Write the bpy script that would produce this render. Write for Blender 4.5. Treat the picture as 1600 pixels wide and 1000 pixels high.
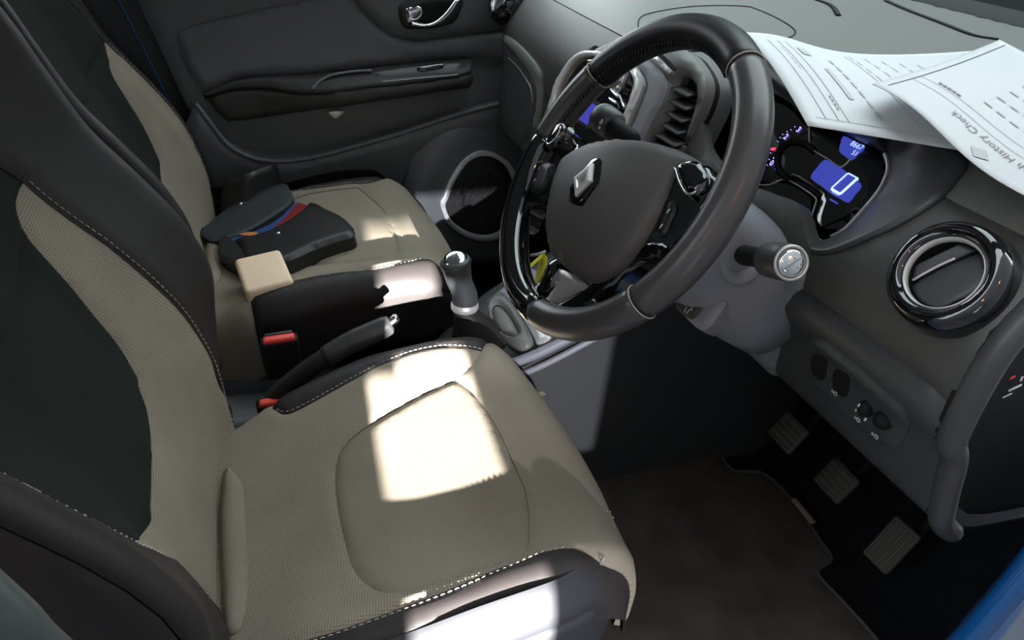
import bpy, math, random
import numpy as np
from mathutils import Vector, Matrix
from mathutils.geometry import delaunay_2d_cdt
random.seed(7)
for _o in list(bpy.data.objects): bpy.data.objects.remove(_o)
scene = bpy.context.scene
COL = scene.collection

# ------------------------------------------------------------------ camera
CP = np.array([0.0008, -1.0130, 1.0518])
YAW, PITCH, ROLL, FPX = math.radians(67.3186), math.radians(-33.0416), math.radians(6.1075), 1102.61
_f = np.array([math.cos(PITCH)*math.cos(YAW), math.cos(PITCH)*math.sin(YAW), math.sin(PITCH)])
_r = np.cross(_f, [0, 0, 1]); _r /= np.linalg.norm(_r); _u = np.cross(_r, _f)
RT = math.cos(ROLL)*_r + math.sin(ROLL)*_u
UP = -math.sin(ROLL)*_r + math.cos(ROLL)*_u
FW = _f
cam_d = bpy.data.cameras.new('camera'); cam = bpy.data.objects.new('camera', cam_d); COL.objects.link(cam)
cam_d.sensor_fit = 'HORIZONTAL'; cam_d.sensor_width = 36; cam_d.lens = FPX/1600*36
cam_d.clip_start = 0.02
M = Matrix.Identity(4)
for i in range(3):
    M[i][0] = RT[i]; M[i][1] = UP[i]; M[i][2] = -FW[i]; M[i][3] = CP[i]
cam.matrix_world = M
scene.camera = cam

# ------------------------------------------------------------------ light
w = bpy.data.worlds.new('world'); scene.world = w; w.use_nodes = True
bg = w.node_tree.nodes['Background']; bg.inputs[0].default_value = (0.86, 0.95, 1.0, 1); bg.inputs[1].default_value = 2.5
SUN_DIR = Vector((0.07, 1.0, -0.20)).normalized()
sun_d = bpy.data.lights.new('sun', 'SUN'); sun_d.energy = 46; sun_d.angle = math.radians(0.7); sun_d.color = (1, 0.975, 0.95)
sun = bpy.data.objects.new('sun', sun_d); COL.objects.link(sun)
sun.rotation_euler = SUN_DIR.to_track_quat('-Z', 'Y').to_euler()
for _i, (_p, _e) in enumerate((((.55, -1.80, 1.75), 2.2), ((-.55, -1.75, 1.45), 1.6))):   # warm bulkhead lamps on the wall by the driver's side
    _l = bpy.data.lights.new('warm_lamp', 'POINT'); _l.energy = _e; _l.color = (1, .42, .16); _l.shadow_soft_size = .035
    _o = bpy.data.objects.new('warm_lamp', _l); COL.objects.link(_o); _o.location = _p
scene.view_settings.view_transform = 'Standard'; scene.view_settings.look = 'None'
scene.view_settings.gamma = 1; scene.view_settings.use_curve_mapping = False
scene.view_settings.exposure = 0.85

# ------------------------------------------------------------------ projection helpers (measuring the place)
def proj(P):
    d = np.atleast_2d(P) - CP; z = d @ FW
    return np.stack([800 + FPX*(d @ RT)/z, 500 - FPX*(d @ UP)/z], -1)
def at(px, py, **k):
    d = FW + RT*(px-800)/FPX - UP*(py-500)/FPX
    (a, val), = k.items(); i = 'xyz'.index(a)
    return CP + d*((val-CP[i])/d[i])

class Surf:
    """a real surface f(u,v)->xyz with metric-ish parameters"""
    def __init__(s, f, u0, u1, v0, v1, sign=1, n=70):
        s.f = f; s.sign = sign; s.dom = (u0, u1, v0, v1)
        uu, vv = np.meshgrid(np.linspace(u0, u1, n), np.linspace(v0, v1, n)); s.gu = uu.ravel(); s.gv = vv.ravel()
        P = f(s.gu, s.gv); s.gp = proj(P); N = s.nrm(s.gu, s.gv)
        s.vis = ((CP-P)*N).sum(1) > 0
        s.dep = ((P-CP)**2).sum(1)
    def nrm(s, u, v, e=1e-4):
        a = s.f(u+e, v)-s.f(u-e, v); b = s.f(u, v+e)-s.f(u, v-e)
        n = np.cross(a, b)*s.sign; return n/np.maximum(np.linalg.norm(n, axis=1, keepdims=True), 1e-12)
    def hit(s, px, py):
        d = ((s.gp-[px, py])**2).sum(1)
        d = d + np.where(s.vis, 0, 4e4)
        i = d.argmin(); u, v = s.gu[i], s.gv[i]
        for it in range(25):
            e = 1e-4
            q = proj(s.f(np.array([u, u+e, u]), np.array([v, v, v+e])))
            J = np.array([(q[1]-q[0])/e, (q[2]-q[0])/e]).T
            r = np.array([px, py])-q[0]
            if abs(r).max() < 0.05: break
            try: st = np.linalg.solve(J + 1e-9*np.eye(2), r)
            except Exception: break
            m = np.abs(st).max()
            if m > .03: st *= .03/m
            u += st[0]; v += st[1]
            u = min(max(u, s.dom[0]), s.dom[1]); v = min(max(v, s.dom[2]), s.dom[3])
        return (u, v)
    def hits(s, pts): return [s.hit(*p) for p in pts]
    def p(s, u, v): return s.f(np.array([u]), np.array([v]))[0]
    def n(s, u, v): return s.nrm(np.array([u]), np.array([v]))[0]

def plane(o, U, V, u0=-2, u1=2, v0=-2, v1=2, bump=None):
    o = np.array(o, float); U = np.array(U, float); V = np.array(V, float); N = np.cross(U, V)
    def f(u, v):
        P = o + np.outer(u, U) + np.outer(v, V)
        if bump is not None: P = P + bump(u, v)[:, None]*N
        return P
    return Surf(f, u0, u1, v0, v1)

def cr(pts, k=6, closed=False):
    """Catmull-Rom resample"""
    P = np.array(pts, float)
    if len(P) < 3: 
        t = np.linspace(0, 1, k+1)[:, None]; return [tuple(q) for q in P[0]*(1-t)+P[1]*t]
    n = len(P); out = []
    rng = range(n if closed else n-1)
    for i in rng:
        if closed: p0, p1, p2, p3 = P[i-1], P[i], P[(i+1) % n], P[(i+2) % n]
        else:
            p1, p2 = P[i], P[i+1]; p0 = P[i-1] if i > 0 else 2*p1-p2; p3 = P[i+2] if i+2 < n else 2*p2-p1
        for j in range(k):
            t = j/k
            out.append(tuple(.5*((2*p1)+(-p0+p2)*t+(2*p0-5*p1+4*p2-p3)*t*t+(-p0+3*p1-3*p2+p3)*t**3)))
    if not closed: out.append(tuple(P[-1]))
    return out
def lin(pts, k=8):
    out = []
    P = np.array(pts, float)
    for i in range(len(P)-1):
        for j in range(k): out.append(tuple(P[i]*(1-j/k)+P[i+1]*j/k))
    out.append(tuple(P[-1])); return out
def interp(xs, pts):
    X = np.array([p[0] for p in pts]); Y = np.array([p[1] for p in pts])
    # monotone-ish smooth interpolation on a dense Catmull curve
    d = np.array(cr(list(zip(X, Y)), 12)); return np.interp(xs, d[:, 0], d[:, 1])

# ------------------------------------------------------------------ objects
OFF = {}
def thing(name, label, cat, loc=(0, 0, 0), group=None):
    o = bpy.data.objects.new(name, None); COL.objects.link(o); o.location = loc
    o.empty_display_size = .05
    o['label'] = label; o['category'] = cat
    if group: o['group'] = group
    OFF[o.name] = np.array(loc, float); return o
def tag(o, label, cat, group=None):
    o['label'] = label; o['category'] = cat
    if group: o['group'] = group
    return o
def mesh(name, V, F, mat, parent=None, uv=None, smooth=True, label=None, kind=None, sharp=None):
    V = np.array(V, float)
    off = OFF[parent.name] if parent is not None else np.zeros(3)
    me = bpy.data.meshes.new(name); me.from_pydata([tuple(x) for x in V-off], [], [tuple(int(i) for i in f) for f in F]); me.update()
    if smooth: me.polygons.foreach_set('use_smooth', [True]*len(me.polygons))
    if sharp:
        me.set_sharp_from_angle(angle=math.radians(sharp))
    if uv is not None:
        l = me.uv_layers.new(name='UVMap'); uv = np.array(uv)
        vi = np.empty(len(me.loops), int); me.loops.foreach_get('vertex_index', vi)
        l.data.foreach_set('uv', uv[vi].ravel())
    me.materials.append(mat)
    o = bpy.data.objects.new(name, me); COL.objects.link(o)
    if parent is not None: o.parent = parent
    OFF[o.name] = off
    if label: o['label'] = label
    if kind: o['kind'] = kind
    return o
def struct(o): o['kind'] = 'structure'; return o

class MB:
    def __init__(s): s.V = []; s.F = []
    def add(s, V, F):
        b = len(s.V); s.V += [tuple(v) for v in V]; s.F += [tuple(i+b for i in f) for f in F]; return s
    def build(s, name, mat, parent=None, **k): return mesh(name, s.V, s.F, mat, parent, **k)

def in_poly(x, y, P):
    P = np.array(P); c = np.zeros(len(x), bool); j = len(P)-1
    for i in range(len(P)):
        xi, yi = P[i]; xj, yj = P[j]
        if yi != yj:
            m = ((yi > y) != (yj > y)) & (x < (xj-xi)*(y-yi)/(yj-yi)+xi); c ^= m
        j = i
    return c
def poly_dist(x, y, P):
    P = np.array(P); D = np.full(len(x), 1e9); Q = np.stack([x, y], 1)
    for i in range(len(P)):
        a = P[i-1]; b = P[i]; ab = b-a; L = (ab**2).sum()
        t = np.clip(((Q-a)@ab)/max(L, 1e-15), 0, 1)
        D = np.minimum(D, np.linalg.norm(Q-a-t[:, None]*ab, axis=1))
    return D
def panel(name, S, poly, mat, parent, h=.012, edge=None, proud=0., thick=.01, back=False, disp=None, holes=(), **kw):
    """a trimmed, padded sheet on surface S: poly in (u,v); edge=(width,depth) rounds it down at its border"""
    P = []
    for q in poly:
        if not P or (abs(q[0]-P[-1][0])+abs(q[1]-P[-1][1])) > 2e-4: P.append((float(q[0]), float(q[1])))
    if abs(P[0][0]-P[-1][0])+abs(P[0][1]-P[-1][1]) < 2e-4: P.pop()
    A = np.array(P); ar = (A[:, 0]*np.roll(A[:, 1], -1)-np.roll(A[:, 0], -1)*A[:, 1]).sum()
    if ar < 0: P = P[::-1]; A = A[::-1]
    x0, y0 = A.min(0); x1, y1 = A.max(0)
    gx, gy = np.meshgrid(np.arange(x0+h/2, x1, h), np.arange(y0+h/2, y1, h*.866))
    gx = gx + (np.arange(gx.shape[0]) % 2)[:, None]*h/2
    gx = gx.ravel(); gy = gy.ravel(); ok = in_poly(gx, gy, P); gx = gx[ok]; gy = gy[ok]
    d = poly_dist(gx, gy, P); k = d > h*.35; gx = gx[k]; gy = gy[k]
    hv = []
    for H in holes:
        ok = ~in_poly(gx, gy, H); gx, gy = gx[ok], gy[ok]
        ok = poly_dist(gx, gy, H) > h*.35; gx, gy = gx[ok], gy[ok]
    if edge:   # extra rings near the border so the rounding is smooth
        gx, gy = list(gx), list(gy)
    pts = [Vector(q) for q in P]; faces = [list(range(len(P)))]; n0 = len(pts); edges = []
    for H in holes:
        b = len(pts); pts += [Vector((float(a), float(c))) for a, c in H]; m = len(H)
        edges += [(b+i, b+(i+1) % m) for i in range(m)]
    pts += [Vector((float(a), float(b))) for a, b in zip(gx, gy)]
    r = delaunay_2d_cdt(pts, edges, faces, 1, 1e-7)
    vs = np.array([(q.x, q.y) for q in r[0]]); fs = [list(f) for f in r[2]]
    if holes:
        c = np.array([vs[f].mean(0) for f in fs]); bad = np.zeros(len(fs), bool)
        for H in holes: bad |= in_poly(c[:, 0], c[:, 1], H)
        fs = [f for f, b in zip(fs, bad) if not b]
    X = S.f(vs[:, 0], vs[:, 1]); N = S.nrm(vs[:, 0], vs[:, 1])
    dn = np.full(len(vs), float(proud))
    if edge:
        D = poly_dist(vs[:, 0], vs[:, 1], P)
        for H in holes: D = np.minimum(D, poly_dist(vs[:, 0], vs[:, 1], H))
        q = np.clip(1-D/edge[0], 0, 1); dn -= edge[1]*(1-np.sqrt(np.maximum(1-q*q, 0)))
    if disp is not None: dn += disp(vs[:, 0], vs[:, 1])
    X = X + N*dn[:, None]
    # orient to surface normal
    if fs:
        c = fs[0]; fn = np.cross(X[c[1]]-X[c[0]], X[c[2]]-X[c[0]])
        acc = sum(float(np.cross(X[f[1]]-X[f[0]], X[f[2]]-X[f[0]])@N[f[0]]) for f in fs[:200])
        if acc < 0: fs = [f[::-1] for f in fs]
    V = list(X); F = list(fs); UVs = list(vs)
    # rim walls
    ed = {}
    for f in fs:
        for i in range(len(f)):
            a, b = f[i], f[(i+1) % len(f)]
            ed[(a, b)] = 1
    bd = [e for e in ed if (e[1], e[0]) not in ed]
    top = {}; bot = {}
    for a, b in bd:
        for q in (a, b):
            if q not in top:
                top[q] = len(V); V.append(X[q]); UVs.append(vs[q])
                bot[q] = len(V); V.append(X[q]-N[q]*thick); UVs.append(vs[q])
        F.append((top[b], top[a], bot[a], bot[b]))
    if back:
        base = len(V); V += list(X-N*thick); UVs += list(vs); F += [tuple(i+base for i in f[::-1]) for f in fs]
    return mesh(name, V, F, mat, parent, uv=UVs, **kw)

def tube(pts, r, n=10, closed=False, cap=True, flat=None, up=None):
    """sweep a circle (or flat=(a,b) ellipse) along 3D points; r scalar or list"""
    P = np.array(pts, float); m = len(P); R = np.full(m, r) if np.isscalar(r) else np.array(r, float)
    T = np.gradient(P, axis=0)
    if closed: T = np.roll(P, -1, 0)-np.roll(P, 1, 0)
    T /= np.maximum(np.linalg.norm(T, axis=1, keepdims=True), 1e-12)
    nrm = np.array(up, float) if up is not None else (np.array([0, 0, 1.]) if abs(T[0][2]) < .9 else np.array([1., 0, 0]))
    V = []; F = []
    for i in range(m):
        nrm = nrm-T[i]*(nrm@T[i]); nrm /= np.linalg.norm(nrm); b = np.cross(T[i], nrm)
        fa, fb = flat if flat else (1, 1)
        for k in range(n):
            a = 2*math.pi*k/n; V.append(P[i]+R[i]*(fa*math.cos(a)*nrm+fb*math.sin(a)*b))
    for i in range(m if closed else m-1):
        j = (i+1) % m
        for k in range(n): F.append((i*n+k, i*n+(k+1) % n, j*n+(k+1) % n, j*n+k))
    if cap and not closed: F += [tuple(range(n))[::-1], tuple(range((m-1)*n, m*n))]
    return V, F
def rings(R, cap=True, closed=True):
    """loft through equal-length rings of 3D points"""
    n = len(R[0]); V = [p for r in R for p in r]; F = []
    for i in range(len(R)-1):
        for k in range(n if closed else n-1): F.append((i*n+k, i*n+(k+1) % n, (i+1)*n+(k+1) % n, (i+1)*n+k))
    if cap: F += [tuple(range(n))[::-1], tuple(range((len(R)-1)*n, len(R)*n))]
    return V, F
def lathe(prof, o, ax, n=36, e=None, cap=False):
    """prof: (radius, height along ax)"""
    ax = np.array(ax, float); ax /= np.linalg.norm(ax); o = np.array(o, float)
    t = np.array([0, 0, 1.]) if abs(ax[2]) < .9 else np.array([1., 0, 0])
    a = np.cross(t, ax); a /= np.linalg.norm(a); b = np.cross(ax, a); s = e or (1, 1)
    R = [[o+ax*h+r*(s[0]*math.cos(2*math.pi*k/n)*a+s[1]*math.sin(2*math.pi*k/n)*b) for k in range(n)] for r, h in prof]
    return rings(R, cap)
def rbox(o, X, Y, Z, sx, sy, sz, r=.004, n=3):
    """rounded box: centre o, axes X,Y,Z, full sizes; rounded in all edges (simple superellipse shell)"""
    o = np.array(o, float); X, Y, Z = [np.array(q, float)/np.linalg.norm(q) for q in (X, Y, Z)]
    r = min(r, sx/2.01, sy/2.01, sz/2.01)
    def ring(inset, z):
        pts = []; hx, hy = sx/2-inset, sy/2-inset; rr = max(r-inset, r*.15)
        for cx, cy, a0 in ((hx-rr, hy-rr, 0), (-hx+rr, hy-rr, 90), (-hx+rr, -hy+rr, 180), (hx-rr, -hy+rr, 270)):
            for k in range(n+1):
                a = math.radians(a0+90*k/n); pts.append(o+X*(cx+rr*math.cos(a))+Y*(cy+rr*math.sin(a))+Z*z)
        return pts
    R = []
    for k in range(n+1):
        a = math.pi/2*k/n; R.append(ring(r*(1-math.sin(a)), -sz/2+r*(1-math.cos(a))))
    for k in range(n, -1, -1):
        a = math.pi/2*k/n; R.append(ring(r*(1-math.sin(a)), sz/2-r*(1-math.cos(a))))
    return rings(R)
def stitches(name, S, line, mat, parent, off=.0008, L=.005, gap=.003, r=.0007, side=0.):
    """a row of thread stitches along a (u,v) line"""
    P = np.array([S.p(*q) for q in line]); N = np.array([S.n(*q) for q in line]); P = P+N*off
    d = np.concatenate([[0], np.cumsum(np.linalg.norm(np.diff(P, axis=0), axis=1))]); mb = MB(); t = 0
    while t+L < d[-1]:
        q = [np.array([np.interp(s, d, P[:, i]) for i in range(3)]) for s in (t, t+L/2, t+L)]
        nn = np.array([np.interp(t+L/2, d, N[:, i]) for i in range(3)])
        mb.add(*tube([q[0]-nn*r, q[1]+nn*r*.8, q[2]-nn*r], r, 5)); t += L+gap
    return mb.build(name, mat, parent, kind='stuff')
def text(name, body, size, fn, mat, parent, align='CENTER', label=None, bold=0, shear=0):
    """flat lettering: fn maps (x,y) text coordinates (metres) to xyz"""
    c = bpy.data.curves.new(name, 'FONT'); c.body = body; c.size = size; c.align_x = align; c.align_y = 'CENTER'; c.resolution_u = 3; c.offset = bold; c.shear = shear
    o = bpy.data.objects.new(name+'_tmp', c); COL.objects.link(o)
    bpy.context.view_layer.update()
    me = o.evaluated_get(bpy.context.evaluated_depsgraph_get()).to_mesh()
    V = [fn(v.co.x, v.co.y) for v in me.vertices]; F = [tuple(p.vertices) for p in me.polygons]
    o.to_mesh_clear(); bpy.data.objects.remove(o); bpy.data.curves.remove(c)
    return mesh(name, V, F, mat, parent, smooth=False, label=label)

# ------------------------------------------------------------------ materials
def mat(name, col, rough=.5, metal=0., spec=.5, bump=None, var=None, emit=None, coat=0., sheen=0., tex=None):
    """bump=(kind, scale, strength, distance)  var=(scale, amount): soft colour variation"""
    m = bpy.data.materials.new(name); m.use_nodes = True; nt = m.node_tree; b = nt.nodes['Principled BSDF']
    b.inputs['Base Color'].default_value = (*col, 1); b.inputs['Roughness'].default_value = rough; b.inputs['Metallic'].default_value = metal
    b.inputs['Specular IOR Level'].default_value = spec; b.inputs['Coat Weight'].default_value = coat; b.inputs['Coat Roughness'].default_value = .04
    b.inputs['Sheen Weight'].default_value = sheen
    tc = nt.nodes.new('ShaderNodeTexCoord')
    src = None
    if var:
        n = nt.nodes.new('ShaderNodeTexNoise'); n.inputs['Scale'].default_value = var[0]; n.inputs['Detail'].default_value = 5
        nt.links.new(tc.outputs['Object'], n.inputs['Vector'])
        r = nt.nodes.new('ShaderNodeMapRange'); r.inputs['From Min'].default_value = .3; r.inputs['From Max'].default_value = .7
        r.inputs['To Min'].default_value = 1-var[1]; r.inputs['To Max'].default_value = 1+var[1]
        nt.links.new(n.outputs['Fac'], r.inputs['Value'])
        mx = nt.nodes.new('ShaderNodeVectorMath'); mx.operation = 'SCALE'; mx.inputs[0].default_value = col
        nt.links.new(r.outputs[0], mx.inputs['Scale']); src = mx.outputs[0]
    hgt = None
    if bump:
        kind, sc, st, di = bump
        if kind == 'noise':
            n = nt.nodes.new('ShaderNodeTexNoise'); n.inputs['Scale'].default_value = sc; n.inputs['Detail'].default_value = 3
            nt.links.new(tc.outputs['Object'], n.inputs['Vector']); hgt = n.outputs['Fac']
        elif kind == 'grain':
            n = nt.nodes.new('ShaderNodeTexVoronoi'); n.inputs['Scale'].default_value = sc; n.feature = 'DISTANCE_TO_EDGE'
            nt.links.new(tc.outputs['Object'], n.inputs['Vector'])
            r = nt.nodes.new('ShaderNodeMapRange'); r.inputs['From Max'].default_value = .25; nt.links.new(n.outputs['Distance'], r.inputs['Value']); hgt = r.outputs[0]
        elif kind == 'knit':     # honeycomb spacer fabric on the panel's own metric UV
            mp = nt.nodes.new('ShaderNodeMapping'); mp.inputs['Scale'].default_value = (sc, sc, 1); mp.inputs['Rotation'].default_value = (0, 0, .2)
            nt.links.new(tc.outputs['UV'], mp.inputs['Vector'])
            n = nt.nodes.new('ShaderNodeTexVoronoi'); n.voronoi_dimensions = '2D'; n.inputs['Scale'].default_value = 1; n.inputs['Randomness'].default_value = .12
            nt.links.new(mp.outputs[0], n.inputs['Vector'])
            r = nt.nodes.new('ShaderNodeMapRange'); r.inputs['From Min'].default_value = .12; r.inputs['From Max'].default_value = .42; r.interpolation_type = 'SMOOTHSTEP'
            nt.links.new(n.outputs['Distance'], r.inputs['Value']); hgt = r.outputs[0]
            k = nt.nodes.new('ShaderNodeMix'); k.data_type = 'RGBA'; k.blend_type = 'MULTIPLY'; k.inputs[0].default_value = 1
            rr = nt.nodes.new('ShaderNodeMapRange'); rr.inputs['To Min'].default_value = .55; rr.inputs['To Max'].default_value = 1.08
            nt.links.new(hgt, rr.inputs['Value'])
            if src: nt.links.new(src, k.inputs[6])
            else: k.inputs[6].default_value = (*col, 1)
            nt.links.new(rr.outputs[0], k.inputs[7]); src = k.outputs[2]
        bp = nt.nodes.new('ShaderNodeBump'); bp.inputs['Strength'].default_value = st; bp.inputs['Distance'].default_value = di
        nt.links.new(hgt, bp.inputs['Height']); nt.links.new(bp.outputs[0], b.inputs['Normal'])
    if src: nt.links.new(src, b.inputs['Base Color'])
    if emit:
        b.inputs['Emission Color'].default_value = (*emit[0], 1); b.inputs['Emission Strength'].default_value = emit[1]
    return m
MT = dict(
    knit=mat('beige_mesh_fabric', (.262, .226, .176), .95, spec=.1, bump=('knit', 330, .35, .0010), var=(9, .10)),
    fab=mat('beige_fine_fabric', (.262, .226, .176), .95, spec=.1, bump=('knit', 620, .25, .0006), var=(7, .10)),
    insert=mat('charcoal_fabric', (.018, .022, .019), .95, spec=.1, bump=('knit', 700, .3, .0006), var=(6, .12)),
    leather=mat('black_leather', (.022, .018, .0175), .55, spec=.3, bump=('grain', 420, .12, .0008)),
    thread=mat('pale_thread', (.42, .38, .33), .8),
    trim=mat('grey_plastic', (.21, .215, .24), .5, bump=('noise', 900, .1, .0006)),
    dash=mat('soft_grey_plastic', (.135, .137, .127), .45, bump=('grain', 500, .10, .0006), var=(5, .04)),
    face=mat('shaded_dash_plastic', (.058, .058, .054), .5, bump=('grain', 500, .10, .0006)),  # same plastic as the dash top, shade of the face put into the colour
    shell=mat('seat_shell_plastic', (.026, .027, .031), .55, spec=.3, bump=('noise', 900, .1, .0006)),
    ring=mat('silver_ring', (.72, .72, .74), .35, metal=.25),
    dash2=mat('charcoal_plastic', (.05, .052, .054), .42, bump=('grain', 500, .10, .0006)),
    door=mat('dark_door_plastic', (.115, .126, .132), .5, bump=('grain', 480, .10, .0006)),
    door2=mat('door_fabric_trim', (.020, .020, .018), .6, bump=('noise', 700, .15, .0006)),
    gloss=mat('piano_black', (.004, .004, .005), .06, spec=.6, coat=1.),
    black=mat('matt_black', (.008, .008, .008), .7, spec=.25),
    rubber=mat('black_rubber', (.012, .012, .012), .75),
    chrome=mat('chrome', (.75, .76, .78), .12, metal=1),
    satin=mat('satin_silver', (.58, .56, .55), .36, metal=.45),
    wheel=mat('wheel_leather', (.068, .063, .063), .28, bump=('grain', 480, .07, .0005)),
    wheel2=mat('perforated_leather', (.014, .014, .015), .40, bump=('knit', 400, .2, .0004)),
    hub=mat('hub_plastic', (.085, .078, .076), .5, bump=('noise', 900, .12, .0005)),
    red=mat('red_plastic', (.75, .05, .035), .4),
    carpet=mat('dark_carpet', (.016, .016, .018), 1, spec=.05, bump=('noise', 600, .6, .002)),
    matc=mat('carpet_mat', (.11, .097, .085), 1, spec=.05, bump=('noise', 500, .5, .002), var=(14, .22)),
    edge=mat('mat_binding', (.09, .085, .08), .8),
    paper=mat('paper', (.66, .67, .68), .8, spec=.2),
    ink=mat('ink', (.26, .26, .27), .8), ink2=mat('light_ink', (.52, .52, .53), .8),
    cream=mat('cream_foam', (.88, .66, .48), .8, spec=.2, bump=('noise', 90, .15, .003)),
    blue=mat('blue_car_paint', (.005, .075, .25), .22, coat=1.),
    screen=mat('blue_screen', (.02, .03, .2), .25, emit=((.045, .06, .42), .5)),
    cscr=mat('violet_screen', (.03, .03, .2), .2, emit=((.05, .05, .40), .5)),
    digit=mat('lit_digits', (.4, .5, .9), .3, emit=((.45, .60, 1.0), .8)),
    tick=mat('lit_violet', (.3, .2, .8), .3, emit=((.40, .32, 1.0), 1.0)),
    redl=mat('lit_red', (.8, .05, .1), .3, emit=((1.0, .04, .10), 1.3)),
    bluel=mat('lit_blue', (.05, .08, .8), .3, emit=((.03, .05, 1.0), 1.5)),
    white=mat('white_print', (.62, .62, .6), .6),
    yellow=mat('yellow_tag', (.75, .68, .03), .6),
    pedal=mat('pedal_rubber', (.085, .085, .068), .7),
    grille=mat('speaker_cloth', (.018, .017, .018), .8, bump=('knit', 500, .5, .0008)),
    wallet=mat('wallet_leather', (.012, .012, .012), .45, bump=('grain', 600, .12, .0006)),
    wallet2=mat('wallet_inner', (.022, .027, .032), .6, bump=('grain', 600, .1, .0006)),
    bk_blue=mat('booklet_blue', (.03, .07, .22), .4), bk_red=mat('booklet_red', (.22, .02, .02), .4), bk_or=mat('booklet_orange', (.6, .2, .05), .5), bk_wh=mat('booklet_cream', (.6, .52, .4), .6),
    headliner=mat('grey_headliner', (.35, .35, .34), .95), walld=mat('dark_wall', (.15, .15, .155), .9), ground=mat('concrete', (.12, .12, .12), .9, var=(3, .2)),
    pillar=mat('grey_green_trim', (.05, .062, .058), .45),
    seal=mat('door_seal', (.008, .009, .011), .5),
)
def glass_mat():
    m = bpy.data.materials.new('window_glass'); m.use_nodes = True; nt = m.node_tree; nt.nodes.clear()
    out = nt.nodes.new('ShaderNodeOutputMaterial'); mx = nt.nodes.new('ShaderNodeMixShader'); t = nt.nodes.new('ShaderNodeBsdfTransparent'); g = nt.nodes.new('ShaderNodeBsdfGlossy')
    t.inputs[0].default_value = (.86, .92, .90, 1); g.inputs['Roughness'].default_value = .02
    fr = nt.nodes.new('ShaderNodeFresnel'); fr.inputs[0].default_value = 1.45
    nt.links.new(fr.outputs[0], mx.inputs[0]); nt.links.new(t.outputs[0], mx.inputs[1]); nt.links.new(g.outputs[0], mx.inputs[2]); nt.links.new(mx.outputs[0], out.inputs[0])
    return m
MT['glass'] = glass_mat()
def tinted():
    m = glass_mat(); m.name = 'sun_filter_glass'
    for n in m.node_tree.nodes:
        if n.type == 'BSDF_TRANSPARENT': n.inputs[0].default_value = (.042, .044, .049, 1)
    return m
MT['tint'] = tinted()

# ================================================================== the setting: the car's shell and the yard around it
DY = -0.345           # driver's centre line
def boxmb(mb, x0, x1, y0, y1, z0, z1):
    V = [(x, y, z) for x in (x0, x1) for y in (y0, y1) for z in (z0, z1)]
    return mb.add(V, [(0, 1, 3, 2), (4, 6, 7, 5), (0, 4, 5, 1), (2, 3, 7, 6), (0, 2, 6, 4), (1, 5, 7, 3)])
def sbox(name, m, *b, parent=None, **k): return boxmb(MB(), *b).build(name, m, parent, smooth=False, **k)
def loftgrid(name, P, m, parent=None, thick=0, **k):
    """P: grid [i][j] of 3D points"""
    P = np.array(P); a, b, _ = P.shape; V = list(P.reshape(-1, 3)); F = [(i*b+j, i*b+j+1, (i+1)*b+j+1, (i+1)*b+j) for i in range(a-1) for j in range(b-1)]
    if thick:
        N = np.cross(np.gradient(P, axis=0), np.gradient(P, axis=1)); N /= np.maximum(np.linalg.norm(N, axis=2, keepdims=True), 1e-12)
        if (N*(CP-P)).sum() < 0: N = -N
        Q = (P-N*abs(thick)).reshape(-1, 3); c = len(V); V += list(Q); F += [tuple(i+c for i in f[::-1]) for f in F]
        bd = [i for i in range(b)]+[i*b+b-1 for i in range(1, a)]+[(a-1)*b+j for j in range(b-2, -1, -1)]+[i*b for i in range(a-2, 0, -1)]
        for i in range(len(bd)):
            p, q = bd[i], bd[(i+1) % len(bd)]; F.append((q, p, p+c, q+c))
    return mesh(name, V, F, m, parent, **k)

# yard
struct(sbox('ground', MT['ground'], -6, 6, -6, 6, -.42, -.36))
# added unseen wall; its opening is cut to shape the patch of sun
WY = -1.9
def back_to_wall(P):
    d = np.array(SUN_DIR); P = np.array(P, float); return P + d*((WY-P[1])/d[1])
wx0 = back_to_wall((.120, -.30, .38))[0]; wx1 = back_to_wall((.274, -.30, .38))[0]
wx2 = wx1+.28
wz0 = back_to_wall((.15, -.62, .20))[2]; wz1 = back_to_wall((.17, .32, .385))[2]
mb = MB(); boxmb(mb, -4.2, wx0, WY-.04, WY, -.36, 6.0); boxmb(mb, wx2, 4.5, WY-.04, WY, -.36, 6.0); boxmb(mb, wx0, wx2, WY-.04, WY, -.36, wz0); boxmb(mb, wx0, wx2, WY-.04, WY, wz1, 6.0)
struct(mb.build('sun_mask_wall', MT['walld'], smooth=False))
mb_step = boxmb(MB(), wx0, wx0+.046, WY-.04, WY, back_to_wall((.15, 0, .347))[2], wz1)  # added block that notches the edge of the sun patch
struct(mb_step.build('sun_mask_step', MT['walld'], smooth=False))
# lining round that added opening
mb = MB()
for b_ in ((wx0-.06, wx0, wz0-.06, wz1+.06), (wx2, wx2+.06, wz0-.06, wz1+.06), (wx0, wx2, wz0-.06, wz0), (wx0, wx2, wz1, wz1+.06)): boxmb(mb, b_[0], b_[1], WY, WY+.015, b_[2], b_[3])
w1 = struct(mb.build('sun_mask_frame', MT['walld'], smooth=False))
mesh('sun_filter', [(wx1, WY-.02, wz0), (wx2, WY-.02, wz0), (wx2, WY-.02, wz1), (wx1, WY-.02, wz1)], [(0, 1, 2, 3)], MT['tint'], w1, smooth=False, label='added tinted sheet that dims the sun')  # added filter, weakens the sun over part of the opening

# car floor, sills, bulkhead, roof
struct(sbox('floor', MT['carpet'], -1.25, 1.12, -.66, .68, -.05, 0.0))
struct(loftgrid('wall_front', [[(x, y, z) for y in np.linspace(-.70, .70, 3)] for x, z in ((.98, -.01), (1.08, .10), (1.16, .30), (1.18, .60), (1.2, .84))], MT['carpet'], thick=.03))
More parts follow.
